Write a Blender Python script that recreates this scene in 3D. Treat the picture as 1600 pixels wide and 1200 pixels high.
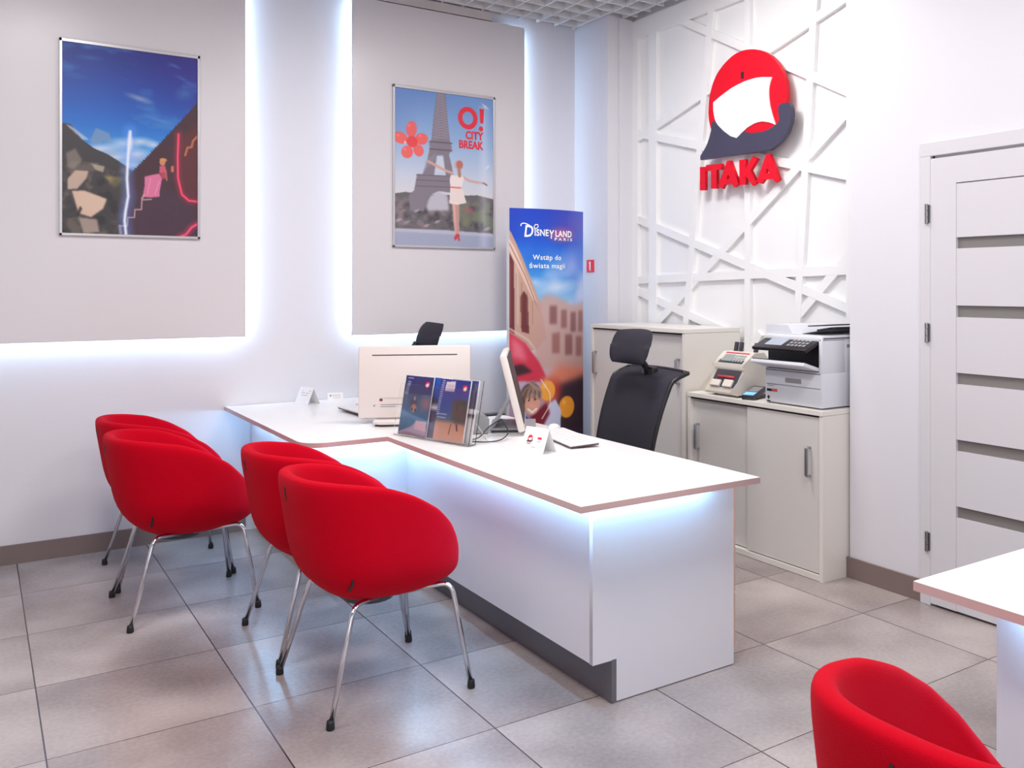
import bpy, bmesh, math, random
import numpy as np
from mathutils import Vector, Matrix
random.seed(4)
for o in list(bpy.data.objects): bpy.data.objects.remove(o, do_unlink=True)
S = bpy.context.scene
COL = S.collection
# ---------------------------------------------------------------- camera
cam_d = bpy.data.cameras.new('camera'); cam = bpy.data.objects.new('camera', cam_d); COL.objects.link(cam)
cam.location = (0, 0, 1.43)
YAW = math.radians(55.0)
cam.rotation_euler = (math.radians(90), 0, YAW - math.radians(90))
cam_d.sensor_width = 36; cam_d.sensor_fit = 'HORIZONTAL'
FPX, CX, CY = 1417.0, 954.0, 448.3
cam_d.lens = FPX / 1600 * 36
cam_d.shift_x = (800 - CX) / 1600; cam_d.shift_y = (CY - 600) / 1600
cam_d.clip_start = .05
S.camera = cam
# ---------------------------------------------------------------- world, exposure, room lamps
w = bpy.data.worlds.new('world'); S.world = w; w.use_nodes = True
w.node_tree.nodes['Background'].inputs[0].default_value = (1, .98, .97, 1)
w.node_tree.nodes['Background'].inputs[1].default_value = 1.0
S.view_settings.view_transform = 'Standard'; S.view_settings.look = 'None'
S.view_settings.gamma = 1; S.view_settings.use_curve_mapping = False
S.view_settings.exposure = -0.17

def area(name, loc, rot, sx, sy, power, color=(1, 1, 1)):
    d = bpy.data.lights.new(name, 'AREA'); d.shape = 'RECTANGLE'; d.size = sx; d.size_y = sy; d.energy = power; d.color = color
    o = bpy.data.objects.new(name, d); COL.objects.link(o); o.location = loc; o.rotation_euler = rot
    return o
for (x, y, p) in ((0.3, 1.4, 44), (2.1, 1.4, 37), (0.3, 3.5, 36), (2.3, 3.6, 46), (-1.5, 2.4, 14), (1.2, -.6, 30)):
    area('ceiling_lamp', (x, y, 3.26), (0, 0, 0), .6, .6, p, (1, .965, .95))
area('shopfront_daylight', (-.6, -2.3, 1.6), (math.radians(90), 0, 0), 3.6, 2.4, 34, (.96, .97, 1))
# wall washer in front of the logo wall
area('washer_lamp', (3.0, 3.6, 3.28), (0, math.radians(-38), 0), .3, 1.0, 9, (1, .98, .95))

# ---------------------------------------------------------------- helpers
def srgb(r, g, b):
    f = lambda c: (c / 255 / 12.92) if c / 255 <= .04045 else ((c / 255 + .055) / 1.055) ** 2.4
    return (f(r), f(g), f(b), 1)
def mat(name, col, rough=.5, metal=0, spec=.5, emit=None, es=0, alpha=1, trans=0, bump=0, bscale=200, coat=0):
    m = bpy.data.materials.new(name); m.use_nodes = True; nt = m.node_tree
    b = nt.nodes['Principled BSDF']
    b.inputs['Base Color'].default_value = col if len(col) == 4 else (*col, 1)
    b.inputs['Roughness'].default_value = rough; b.inputs['Metallic'].default_value = metal
    b.inputs['Specular IOR Level'].default_value = spec
    b.inputs['Transmission Weight'].default_value = trans; b.inputs['Coat Weight'].default_value = coat
    if emit: b.inputs['Emission Color'].default_value = (*emit, 1); b.inputs['Emission Strength'].default_value = es
    if bump:
        n = nt.nodes.new('ShaderNodeTexNoise'); n.inputs['Scale'].default_value = bscale; n.inputs['Detail'].default_value = 3
        tc = nt.nodes.new('ShaderNodeTexCoord'); nt.links.new(tc.outputs['Object'], n.inputs['Vector'])
        bp = nt.nodes.new('ShaderNodeBump'); bp.inputs['Strength'].default_value = bump; bp.inputs['Distance'].default_value = .002
        nt.links.new(n.outputs['Fac'], bp.inputs['Height']); nt.links.new(bp.outputs['Normal'], b.inputs['Normal'])
    return m
M = {}
M['wall'] = mat('white_paint', srgb(222, 221, 228), .55, bump=.15, bscale=90)
M['ceil'] = mat('ceiling_paint', srgb(190, 190, 192), .9)
M['void'] = mat('dark_plenum', srgb(24, 22, 25), .95)
M['grid'] = mat('white_metal_blade', srgb(232, 233, 236), .5)
M['board'] = mat('pale_grey_board', srgb(217, 213, 217), .28, bump=.05, bscale=60)
M['logo_wall'] = mat('white_lacquer', srgb(240, 240, 241), .35)
M['skirt'] = mat('grey_brown_tile', srgb(128, 112, 108), .45, bump=.1, bscale=40)
M['trim'] = mat('beige_trim', srgb(206, 200, 200), .6)
M['lam'] = mat('white_laminate', srgb(243, 242, 243), .22)
M['panel_lam'] = mat('satin_white_laminate', srgb(222, 221, 228), .38)
M['edge'] = mat('pinkish_edge_band', srgb(205, 172, 170), .5)
M['cab'] = mat('ivory_laminate', srgb(232, 228, 222), .4)
M['cabdoor'] = mat('pale_grey_laminate', srgb(218, 214, 211), .4)
M['gap'] = mat('shadow_gap', srgb(40, 36, 38), .9)
M['alu'] = mat('brushed_aluminium', srgb(170, 172, 178), .35, metal=.8)
M['kick'] = mat('grey_metal_plinth', srgb(120, 118, 125), .4, metal=.5)
M['chrome'] = mat('chrome', srgb(215, 215, 220), .12, metal=1)
M['rubber'] = mat('black_rubber', srgb(22, 20, 22), .6)
M['black'] = mat('black_plastic', srgb(26, 24, 30), .35)
M['dark'] = mat('dark_grey_plastic', srgb(58, 56, 64), .4)
M['whitep'] = mat('white_plastic', srgb(236, 234, 234), .35)
M['offwhite'] = mat('off_white_plastic', srgb(226, 218, 208), .4)
M['mon'] = mat('white_computer_plastic', srgb(226, 216, 212), .4)
M['greyp'] = mat('grey_plastic', srgb(150, 150, 154), .4)
M['printer'] = mat('printer_white_plastic', srgb(222, 224, 232), .35)
M['red'] = mat('red_lacquer', srgb(222, 0, 34), .45, spec=.3)
M['navy'] = mat('dark_blue_grey_lacquer', srgb(62, 60, 82), .4)
M['white'] = mat('matt_white', srgb(245, 244, 244), .45)
M['text_w'] = mat('white_print', srgb(250, 250, 250), .5)
M['text_r'] = mat('red_print', srgb(226, 40, 60), .5)
M['text_k'] = mat('black_print', srgb(30, 28, 34), .5)
M['text_g'] = mat('grey_print', srgb(140, 138, 142), .5)
M['paper'] = mat('white_card', srgb(238, 236, 238), .6)
M['doorw'] = mat('white_door_foil', srgb(214, 212, 217), .4)
M['glassg'] = mat('frosted_grey_glass', srgb(128, 124, 122), .25, spec=.6)
M['steel'] = mat('satin_steel', srgb(150, 150, 152), .3, metal=1)
M['brass_red'] = mat('red_plastic', srgb(200, 60, 70), .4)
M['lcd'] = mat('grey_green_display', srgb(150, 158, 156), .3)
M['bluelcd'] = mat('lit_blue_display', srgb(120, 190, 240), .3, emit=(.3, .65, 1), es=.5)
M['wood'] = mat('pinkish_beige_chipboard', srgb(212, 172, 156), .55)
M['mesh'] = mat('charcoal_mesh_fabric', srgb(44, 40, 52), .9, bump=.6, bscale=500)
M['led'] = mat('cool_led', (1, 1, 1, 1), .5, emit=(.32, .65, 1), es=46)
M['led_wall'] = mat('cool_wall_led', (1, 1, 1, 1), .5, emit=(.50, .74, 1), es=44)
M['clear'] = mat('clear_acrylic', (1, 1, 1, 1), .03, trans=1); M['clear'].node_tree.nodes['Principled BSDF'].inputs['IOR'].default_value = 1.25
# red felt of the armchairs
m = mat('red_wool_felt', srgb(190, 0, 28), .9, spec=.08, bump=.5, bscale=450); M['felt'] = m
m.node_tree.nodes['Principled BSDF'].inputs['Sheen Weight'].default_value = .12
m.node_tree.nodes['Principled BSDF'].inputs['Sheen Tint'].default_value = (1, .15, .2, 1)
# floor: 60 cm porcelain tiles, procedural
m = bpy.data.materials.new('grey_porcelain_tiles'); m.use_nodes = True; nt = m.node_tree; L = nt.links; N = nt.nodes
b = N['Principled BSDF']; g = N.new('ShaderNodeNewGeometry'); sx = N.new('ShaderNodeSeparateXYZ'); L.new(g.outputs['Position'], sx.inputs[0])
def mth(op, a, bb=None, c=None):
    n = N.new('ShaderNodeMath'); n.operation = op
    for i, v in enumerate((a, bb, c)):
        if v is None: continue
        if isinstance(v, (int, float)): n.inputs[i].default_value = v
        else: L.new(v, n.inputs[i])
    return n.outputs[0]
TX, TY, TS = .777, 2.02, .602
fx = mth('DIVIDE', mth('SUBTRACT', sx.outputs[0], TX), TS); fy = mth('DIVIDE', mth('SUBTRACT', sx.outputs[1], TY), TS)
def dist(f): 
    fr = mth('FRACT', f); return mth('MULTIPLY', mth('MINIMUM', fr, mth('SUBTRACT', 1, fr)), TS)
dx, dy = dist(fx), dist(fy); d = mth('MINIMUM', dx, mth('ADD', dy, .0006))
line = mth('LESS_THAN', d, .0024)
cmb = N.new('ShaderNodeCombineXYZ'); L.new(mth('FLOOR', fx), cmb.inputs[0]); L.new(mth('FLOOR', fy), cmb.inputs[1])
wn = N.new('ShaderNodeTexWhiteNoise'); L.new(cmb.outputs[0], wn.inputs['Vector'])
vadd = N.new('ShaderNodeVectorMath'); vadd.operation = 'MULTIPLY_ADD'; L.new(wn.outputs['Color'], vadd.inputs[0]); vadd.inputs[1].default_value = (9, 9, 9); L.new(g.outputs['Position'], vadd.inputs[2])
n1 = N.new('ShaderNodeTexNoise'); n1.inputs['Scale'].default_value = 2.2; n1.inputs['Detail'].default_value = 2.5; n1.inputs['Roughness'].default_value = .45; L.new(vadd.outputs[0], n1.inputs['Vector'])
n2 = N.new('ShaderNodeTexNoise'); n2.inputs['Scale'].default_value = 60; n2.inputs['Detail'].default_value = 4; L.new(g.outputs['Position'], n2.inputs['Vector'])
mr = N.new('ShaderNodeMapRange'); mr.interpolation_type = 'SMOOTHSTEP'; mr.inputs['From Min'].default_value = .2; mr.inputs['From Max'].default_value = .8
mixf = mth('ADD', mth('MULTIPLY', n1.outputs['Fac'], .8), mth('MULTIPLY', n2.outputs['Fac'], .2)); L.new(mixf, mr.inputs[0])
cr = N.new('ShaderNodeMixRGB'); L.new(mr.outputs[0], cr.inputs[0]); cr.inputs[1].default_value = srgb(130, 118, 118); cr.inputs[2].default_value = srgb(192, 181, 177)
mx = N.new('ShaderNodeMixRGB'); L.new(line, mx.inputs[0]); L.new(cr.outputs[0], mx.inputs[1]); mx.inputs[2].default_value = srgb(58, 46, 50)
L.new(mx.outputs[0], b.inputs['Base Color'])
b.inputs['Roughness'].default_value = .26
bp = N.new('ShaderNodeBump'); bp.inputs['Strength'].default_value = .5; bp.inputs['Distance'].default_value = .001; L.new(mth('SUBTRACT', 1, line), bp.inputs['Height']); L.new(bp.outputs[0], b.inputs['Normal'])
b.inputs['Specular IOR Level'].default_value = .6
M['floor'] = m
# printed picture material: reads the printed colours of the sheet
def print_mat(name, rough=.3, coat=0):
    m = bpy.data.materials.new(name); m.use_nodes = True
    a = m.node_tree.nodes.new('ShaderNodeAttribute'); a.attribute_name = 'ink'; bb = m.node_tree.nodes['Principled BSDF']
    m.node_tree.links.new(a.outputs['Color'], bb.inputs['Base Color']); bb.inputs['Roughness'].default_value = rough; bb.inputs['Coat Weight'].default_value = coat
    return m
M['print'] = print_mat('printed_paper', .35); M['print_gloss'] = print_mat('glossy_print', .42, 0)

def tag(o, label=None, cat=None, group=None, kind=None):
    if label: o['label'] = label
    if cat: o['category'] = cat
    if group: o['group'] = group
    if kind: o['kind'] = kind
    return o
def thing(name, label, cat, loc=(0, 0, 0), rz=0, group=None):
    o = bpy.data.objects.new(name, None); COL.objects.link(o); o.location = loc; o.rotation_euler = (0, 0, rz); o.empty_display_size = .1
    return tag(o, label, cat, group)
def link(name, me, material, parent=None, smooth=False):
    o = bpy.data.objects.new(name, me); COL.objects.link(o)
    mats = material if isinstance(material, (list, tuple)) else [material]
    for mm in mats: me.materials.append(mm)
    if parent: o.parent = parent
    if smooth:
        for p in me.polygons: p.use_smooth = True
    return o
def obj(name, bm, material, parent=None, smooth=False):
    bmesh.ops.recalc_face_normals(bm, faces=bm.faces)
    me = bpy.data.meshes.new(name); bm.to_mesh(me); bm.free()
    o = link(name, me, material, parent, smooth)
    if smooth == 'auto':
        for e in me.edges: pass
        try: me.set_sharp_from_angle(angle=math.radians(35))
        except Exception: pass
    return o
def box(bm, x0, x1, y0, y1, z0, z1, bev=0, mi=0, xf=None):
    r = bmesh.ops.create_cube(bm, size=1)
    vs = r['verts']
    for v in vs: v.co = Vector((x0 + (v.co.x + .5) * (x1 - x0), y0 + (v.co.y + .5) * (y1 - y0), z0 + (v.co.z + .5) * (z1 - z0)))
    fs = set(f for v in vs for f in v.link_faces)
    for f in fs: f.material_index = mi
    if bev:
        es = list(set(e for v in vs for e in v.link_edges))
        rb = bmesh.ops.bevel(bm, geom=es, offset=bev, segments=2, affect='EDGES', profile=.5, material=mi)
        vs = list(set(v for f in rb['faces'] for v in f.verts) | set(v for v in vs if v.is_valid))
    if xf is not None:
        allv = set(vs)
        for v in allv: v.co = xf @ v.co
    return bm
def B(name, x0, x1, y0, y1, z0, z1, material, parent=None, bev=0, xf=None):
    bm = bmesh.new(); box(bm, x0, x1, y0, y1, z0, z1, bev, 0, xf); return obj(name, bm, material, parent)
def tube(bm, pts, r, seg=12, caps=True):
    P = [Vector(p) for p in pts]; rings = []; up = None
    for i, p in enumerate(P):
        t = (P[min(i + 1, len(P) - 1)] - P[max(i - 1, 0)]).normalized()
        if up is None: up = Vector((0, 0, 1)) if abs(t.z) < .9 else Vector((1, 0, 0))
        a = (up - t * up.dot(t)).normalized(); bb = t.cross(a); up = a
        rad = r[i] if isinstance(r, (list, tuple)) else r
        rings.append([bm.verts.new(p + (a * math.cos(2 * math.pi * k / seg) + bb * math.sin(2 * math.pi * k / seg)) * rad) for k in range(seg)])
    for i in range(len(rings) - 1):
        for k in range(seg): bm.faces.new((rings[i][k], rings[i][(k + 1) % seg], rings[i + 1][(k + 1) % seg], rings[i + 1][k]))
    if caps:
        bm.faces.new(rings[0][::-1]); bm.faces.new(rings[-1])
def smooth_path(pts, rad=.05, n=6):
    P = [Vector(p) for p in pts]; out = [P[0]]
    for i in range(1, len(P) - 1):
        a, c, b2 = P[i - 1], P[i], P[i + 1]; r = min(rad, (a - c).length * .45, (b2 - c).length * .45)
        s = c + (a - c).normalized() * r; e = c + (b2 - c).normalized() * r
        for k in range(n + 1):
            t = k / n; out.append(s * (1 - t) ** 2 + c * 2 * t * (1 - t) + e * t * t)
    out.append(P[-1]); return out
def lathe(bm, prof, cx=0, cy=0, seg=24):
    rings = [[bm.verts.new((cx + r * math.cos(2 * math.pi * k / seg), cy + r * math.sin(2 * math.pi * k / seg), z)) for k in range(seg)] for r, z in prof]
    for i in range(len(rings) - 1):
        for k in range(seg): bm.faces.new((rings[i][k], rings[i][(k + 1) % seg], rings[i + 1][(k + 1) % seg], rings[i + 1][k]))
    bm.faces.new(rings[0][::-1]); bm.faces.new(rings[-1])
def poly_mesh(loops, depth):
    """filled 2D shape with holes, extruded; returns a mesh in xy with z = -depth/2..depth/2"""
    c = bpy.data.curves.new('c', 'CURVE'); c.dimensions = '2D'; c.fill_mode = 'BOTH' if depth else 'FRONT'; c.extrude = depth / 2
    for lp in loops:
        s = c.splines.new('POLY'); s.points.add(len(lp) - 1)
        for p, q in zip(s.points, lp): p.co = (q[0], q[1], 0, 1)
        s.use_cyclic_u = True
    o = bpy.data.objects.new('c', c); COL.objects.link(o)
    me = bpy.data.meshes.new_from_object(o.evaluated_get(bpy.context.evaluated_depsgraph_get()))
    bpy.data.objects.remove(o); bpy.data.curves.remove(c); me.materials.clear(); return me
def poly(name, loops, depth, fn, material, parent=None):
    """fn maps (u, v, w) to world/local coordinates"""
    me = poly_mesh(loops, depth)
    for v in me.vertices: v.co = Vector(fn(v.co.x, v.co.y, v.co.z))
    bm = bmesh.new(); bm.from_mesh(me); bpy.data.meshes.remove(me)
    return obj(name, bm, material, parent)
def text(name, body, size, fn, material, parent=None, bold=0, align='LEFT', sx=1.0, spacing=1.0, shear=0, width=None):
    c = bpy.data.curves.new('t', 'FONT'); c.body = body; c.size = size; c.offset = bold; c.align_x = align; c.space_character = spacing; c.shear = shear
    c.resolution_u = 3
    o = bpy.data.objects.new('t', c); COL.objects.link(o)
    me = bpy.data.meshes.new_from_object(o.evaluated_get(bpy.context.evaluated_depsgraph_get()))
    bpy.data.objects.remove(o); bpy.data.curves.remove(c); me.materials.clear(); me.name = name
    if width: sx = width / max(v.co.x for v in me.vertices)
    for v in me.vertices: v.co = Vector(fn(v.co.x * sx, v.co.y, 0))
    return link(name, me, material, parent)
def pix(x, y, X=None, Y=None, Z=None):
    """a point of the photograph carried out to a wall plane or level"""
    fw = Vector((math.cos(YAW), math.sin(YAW), 0)); rt = Vector((math.sin(YAW), -math.cos(YAW), 0))
    d = fw + rt * ((x - CX) / FPX) + Vector((0, 0, (CY - y) / FPX)); o = Vector((0, 0, 1.43))
    t = (X / d.x) if X is not None else (Y / d.y) if Y is not None else (Z - 1.43) / d.z
    return o + d * t
def frame_map(o, U, V, Nn=None):
    o, U, V = Vector(o), Vector(U).normalized(), Vector(V).normalized(); Nn = Vector(Nn) if Nn else U.cross(V)
    return lambda u, v, w_=0: o + U * u + V * v + Nn * w_

# ---------------------------------------------------------------- printed pictures
class Paint:
    def __init__(s, W, H, quad=None):
        s.W, s.H = W, H; s.a = np.zeros((H, W, 3)); s.q = quad
        s.X, s.Y = np.meshgrid((np.arange(W) + .5) / W, (np.arange(H) + .5) / H)
    def uv(s, p):
        if s.q is None: return p
        (x0, x1, t0, t1, b0, b1) = s.q; u = (p[0] - x0) / (x1 - x0); t = t0 + (t1 - t0) * u; b_ = b0 + (b1 - b0) * u
        return (u, (p[1] - t) / (b_ - t))
    def ru(s, r): return r if s.q is None else r / (s.q[1] - s.q[0])
    def rv(s, r): return r if s.q is None else r / (s.q[4] - s.q[2])
    def put(s, m, col, al=1.0):
        m = np.clip(m, 0, 1)[..., None] * al; s.a = s.a * (1 - m) + np.array(col, float)[None, None] / 255 * m
    def grad(s, stops):
        ys = [k[0] for k in stops]; s.a = np.stack([np.interp(s.Y, ys, [k[1][i] / 255 for k in stops]) for i in range(3)], -1)
    def poly(s, pts, col, al=1.0, soft=0):
        P = [s.uv(p) for p in pts]; m = np.zeros((s.H, s.W), bool)
        for (x0, y0), (x1, y1) in zip(P, P[1:] + P[:1]):
            if y0 == y1: continue
            c = ((s.Y >= min(y0, y1)) & (s.Y < max(y0, y1))) & (s.X < x0 + (s.Y - y0) * (x1 - x0) / (y1 - y0)); m ^= c
        m = m.astype(float)
        if soft: m = s.blur(m, soft)
        else: m = s.blur(m, .6)
        s.put(m, col, al)
    def blur(s, m, r):
        k = np.exp(-np.arange(-int(3 * r) - 1, int(3 * r) + 2) ** 2 / (2 * r * r)); k /= k.sum(); h = len(k) // 2
        if m.ndim == 2:
            p = np.pad(m, h, mode='edge'); p = np.stack([np.convolve(row, k, 'valid') for row in p]); return np.stack([np.convolve(c, k, 'valid') for c in p.T]).T
        return np.stack([s.blur(m[..., i], r) for i in range(3)], -1)
    def ell(s, c, rx, ry, col, al=1.0, soft=.15, rot=0):
        cx, cy = s.uv(c); rx, ry = s.ru(rx), s.rv(ry); asp = s.H / s.W
        X = (s.X - cx); Y = (s.Y - cy) * asp; ca, sa = math.cos(rot), math.sin(rot)
        X, Y = X * ca + Y * sa, -X * sa + Y * ca
        d = np.sqrt((X / rx) ** 2 + (Y / (ry * asp)) ** 2); s.put((1 - d) / soft, col, al)
    def line(s, pts, wd, col, al=1.0, soft=.5):
        asp = s.H / s.W; r = s.ru(wd) / 2; D = np.full((s.H, s.W), 9.)
        P = [s.uv(p) for p in pts]
        for (x0, y0), (x1, y1) in zip(P, P[1:]):
            dx_, dy_ = x1 - x0, (y1 - y0) * asp; l = dx_ * dx_ + dy_ * dy_ + 1e-12
            t = np.clip(((s.X - x0) * dx_ + (s.Y - y0) * asp * dy_) / l, 0, 1)
            D = np.minimum(D, np.hypot(s.X - x0 - t * dx_, (s.Y - y0) * asp - t * dy_))
        s.put((r * (1 + soft) - D) / (r * 2 * soft + 1e-9), col, al)
    def noise(s, sx_, sy_, seed, octv=3):
        rs = np.random.RandomState(seed); out = np.zeros((s.H, s.W)); am = 1; tot = 0
        for k in range(octv):
            gx, gy = int(sx_ * 2 ** k) + 2, int(sy_ * 2 ** k) + 2; G = rs.rand(gy, gx)
            fx_, fy_ = s.X * (gx - 1.001), s.Y * (gy - 1.001); ix, iy = fx_.astype(int), fy_.astype(int); tx, ty = fx_ - ix, fy_ - iy
            tx = tx * tx * (3 - 2 * tx); ty = ty * ty * (3 - 2 * ty)
            v = (G[iy, ix] * (1 - tx) + G[iy, ix + 1] * tx) * (1 - ty) + (G[iy + 1, ix] * (1 - tx) + G[iy + 1, ix + 1] * tx) * ty
            out += v * am; tot += am; am *= .5
        return out / tot
    def sheet(s, name, fn, material, parent=None):
        """one flat (or curved) sheet carrying the printed colours; fn(u, v) with v downwards"""
        W, H = s.W, s.H
        co = np.array([fn(u, v) for v in (np.arange(H) / (H - 1)) for u in (np.arange(W) / (W - 1))], float)
        idx = np.arange(W * H).reshape(H, W)
        q = np.stack([idx[:-1, :-1], idx[1:, :-1], idx[1:, 1:], idx[:-1, 1:]], -1).reshape(-1, 4)
        me = bpy.data.meshes.new(name); me.vertices.add(W * H); me.vertices.foreach_set('co', co.ravel())
        me.loops.add(q.size); me.loops.foreach_set('vertex_index', q.ravel()); me.polygons.add(len(q))
        me.polygons.foreach_set('loop_start', np.arange(len(q)) * 4); me.update(calc_edges=True); me.validate()
        at = me.color_attributes.new('ink', 'FLOAT_COLOR', 'POINT')
        a = np.clip(s.a, 0, 1); lin = np.where(a <= .04045, a / 12.92, ((a + .055) / 1.055) ** 2.4)
        at.data.foreach_set('color', np.concatenate([lin, np.ones((H, W, 1))], -1).ravel())
        return link(name, me, material, parent)

# ================================================================ THE ROOM
XR, XL, YB, YF, ZC = 3.53, -3.0, 5.605, -2.6, 3.31      # door wall, left wall, back wall, shopfront, ceiling grid
XN, YN = 3.83, 5.18                                     # logo wall backing, niche side
tag(B('floor', XL - .1, 4.1, YF - .1, YB + .1, -.1, 0, M['floor']), kind='structure')
tag(B('wall_back', XL - .1, 3.603, YB, YB + .15, 0, 3.6, M['wall']), kind='structure')
tag(B('wall_left', XL - .15, XL, YF, YB, 0, 3.6, M['wall']), kind='structure')
tag(B('wall_pier', 3.603, 3.95, YN, YB + .15, 0, 3.6, M['wall']), kind='structure')
tag(B('wall_logo', XN, XN + .12, 2.985, YN, 0, 3.6, M['logo_wall']), kind='structure')
D0, D1, DH = 1.56, 2.522, 2.03       # doorway
bm = bmesh.new(); box(bm, XR, XR + .42, D1, 2.985, 0, 3.6); box(bm, XR, XR + .42, YF, D0, 0, 3.6); box(bm, XR, XR + .42, D0, D1, DH, 3.6)
tag(obj('wall_right', bm, M['wall']), kind='structure')
bm = bmesh.new(); box(bm, XL, XR, YF - .15, YF, 0, .25); box(bm, XL, XR, YF - .15, YF, 2.9, 3.6); box(bm, XL, -2.6, YF - .15, YF, .25, 2.9); box(bm, 1.6, XR, YF - .15, YF, .25, 2.9)
tag(obj('wall_front', bm, M['wall']), kind='structure')
tag(B('ceiling', XL - .1, 4.1, YF - .1, YB + .15, 3.6, 3.7, M['void']), kind='structure')
# open-cell ceiling grid, 15 cm cells
bm = bmesh.new(); c = .149; x = 3.27 - c * 42
while x < XN:
    if x > XL: box(bm, x - .004, x + .004, YF, (YB - .02 if x < 3.6 else YN - .02), ZC, ZC + .075)
    x += c
y = 5.52 - c * 54
while y < YB:
    if y > YF: box(bm, XL, (3.58 if y > YN else (3.78 if y > 2.985 else XR)), y - .004, y + .004, ZC, ZC + .075)
    y += c
tag(obj('ceiling_grid', bm, M['grid']), kind='structure')
# baseboards
bbm = bmesh.new(); box(bbm, XL, 1.3, YB - .012, YB, 0, .1); tag(obj('baseboard_back', bbm, M['skirt']), kind='structure')
bbm = bmesh.new(); box(bbm, XR - .012, XR, 2.56, 2.997, 0, .1); box(bbm, XR - .012, XR, YF, 1.49, 0, .1); tag(obj('baseboard_right', bbm, M['skirt']), kind='structure')
# dropped strip above the panels and the beige band
tag(B('trim_1', XL, 2.90, YB - .05, YB, 3.252, ZC, M['trim']), kind='structure')
# bead on the niche side
tag(B('trim_2', 3.69, 3.80, YN - .02, YN, 0, ZC, M['wall']), kind='structure')

# lattice on the logo wall -------------------------------------------------
bm = bmesh.new(); XF = 3.80; NB = [0]
def bar(p, q, wd=.052, th=.03):
    a, b2 = pix(*p, X=XF), pix(*q, X=XF); d = (b2 - a); n = Vector((0, -d.z, d.y)).normalized() * wd / 2
    f = [a - n, b2 - n, b2 + n, a + n]; NB[0] += 1; e_ = NB[0] * .0004
    v0 = [bm.verts.new((XF + e_, k.y, k.z)) for k in f]; v1 = [bm.verts.new((XF + th, k.y, k.z)) for k in f]
    bm.faces.new(v0); bm.faces.new(v1[::-1])
    for i in range(4): bm.faces.new((v0[i], v1[i], v1[(i + 1) % 4], v0[(i + 1) % 4]))
ZL, ZH = .05, 3.3
def vbar(x0, x1, wd):       # upright or nearly upright; extended to floor and ceiling
    a, b2 = pix(x0, 50, X=XF), pix(x1, 450, X=XF); k = (b2.y - a.y) / (b2.z - a.z)
    n = Vector((0, wd / 2, 0)); e = [Vector((XF, a.y + (z - a.z) * k, z)) for z in (ZL, ZH)]
    f = [e[0] - n, e[1] - n, e[1] + n, e[0] + n]
    NB[0] += 1; e_ = NB[0] * .0004
    v0 = [bm.verts.new((XF + e_, p.y, p.z)) for p in f]; v1 = [bm.verts.new((XF + .03, p.y, p.z)) for p in f]
    bm.faces.new(v0); bm.faces.new(v1[::-1])
    for i in range(4): bm.faces.new((v0[i], v1[i], v1[(i + 1) % 4], v0[(i + 1) % 4]))
vbar(990, 990, .085); vbar(1019, 1019, .085); vbar(1107, 1075, .055); vbar(1167, 1167, .05); vbar(1268.5, 1247.5, .05); vbar(1325, 1325, .03)
box(bm, XF, XF + .03, 2.99, 5.17, 3.17, ZH)
for p, q in (((1050, 26), (1329, 145)), ((986, 222), (1329, -10)), ((988, 207), (1329, 275)), ((986, 339), (1329, 484)), ((986, 438), (1329, 421)),
             ((988, 452), (1150, 527)), ((1010, 521), (1329, 168)), ((1225, 517), (1329, 394)), ((1300, 520), (1329, 560)), ((1165, 560), (1185, 520))):
    bar(p, q)
tag(obj('trim_3', bm, M['logo_wall']), kind='structure')

# door ---------------------------------------------------------------------
dr = bpy.data.objects.new('door_1', None); COL.objects.link(dr); dr.location = (XR, D1, 0); tag(dr, kind='structure')
def bl(name, x0, x1, y0, y1, z0, z1, m_, par, bev=0):
    return B(name, x0 - par.location.x, x1 - par.location.x, y0 - par.location.y, y1 - par.location.y, z0 - par.location.z, z1 - par.location.z, m_, par, bev)
bm = bmesh.new()
for a in ((D1 - .012, D1 + .042, 0, DH + .045), (D0 - .062, D0 + .012, 0, DH + .045)): box(bm, -.022, .0, a[0] - D1, a[1] - D1, a[2], a[3], .003)
box(bm, -.0235, 0, D0 - .0635 - D1, .0435, DH - .014, DH + .05, .003)
box(bm, 0, .10, -.022, .0, 0, DH); box(bm, 0, .10, D0 - D1, D0 - D1 + .022, 0, DH); box(bm, 0, .1, D0 - D1, 0, DH - .022, DH)
obj('door_frame', bm, M['doorw'], dr)
SL = [(1.598, 1.647), (1.298, 1.349), (1.005, 1.055), (.712, .763), (.42, .471)]   # glass slots
leaf = bmesh.new(); y1, y0, xi = D1 - .0125, 1.585, XR - .02
sy = 2.381                                                                          # edge of hinge stile
def lb(a, b_, c_, d_, xo=0): box(leaf, xi + xo - XR, xi + .04 - XR, a - D1, b_ - D1, c_, d_)
lb(sy, y1, .012, DH - .026); lb(y0, y0 + .1, .012, DH - .026); lb(y0 + .1, sy, 1.886, DH - .026); 
zt = 1.882
for z0, z1 in SL: lb(y0 + .1, sy, z1, zt, .003); zt = z0
lb(y0 + .1, sy, .012, zt, .003)
obj('door_leaf', leaf, M['doorw'], dr)
for z0, z1 in SL: bl('glass_strip', xi + .016, xi + .024, y0 + .1, sy, z0, z1, M['glassg'], dr)
for z in (1.758, 1.225, .287):
    h = bmesh.new()
    for k in (-1, 0, 1): lathe(h, [(.007, -.014 + k * .03), (.0075, -.012 + k * .03), (.0075, .012 + k * .03), (.007, .014 + k * .03)], -.03, -.006, 12)
    bmesh.ops.translate(h, vec=(0.0, 0.008, z), verts=h.verts); box(h, -.026, -.0215, -.012, .010, z - .04, z + .04)
    obj('hinge', h, M['steel'], dr)
tag(B('trim_4', XR + .42, XR + .44, D0 - .3, D1 + .3, 0, 2.2, M['wall']), kind='structure')   # closes the doorway behind the leaf

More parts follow.
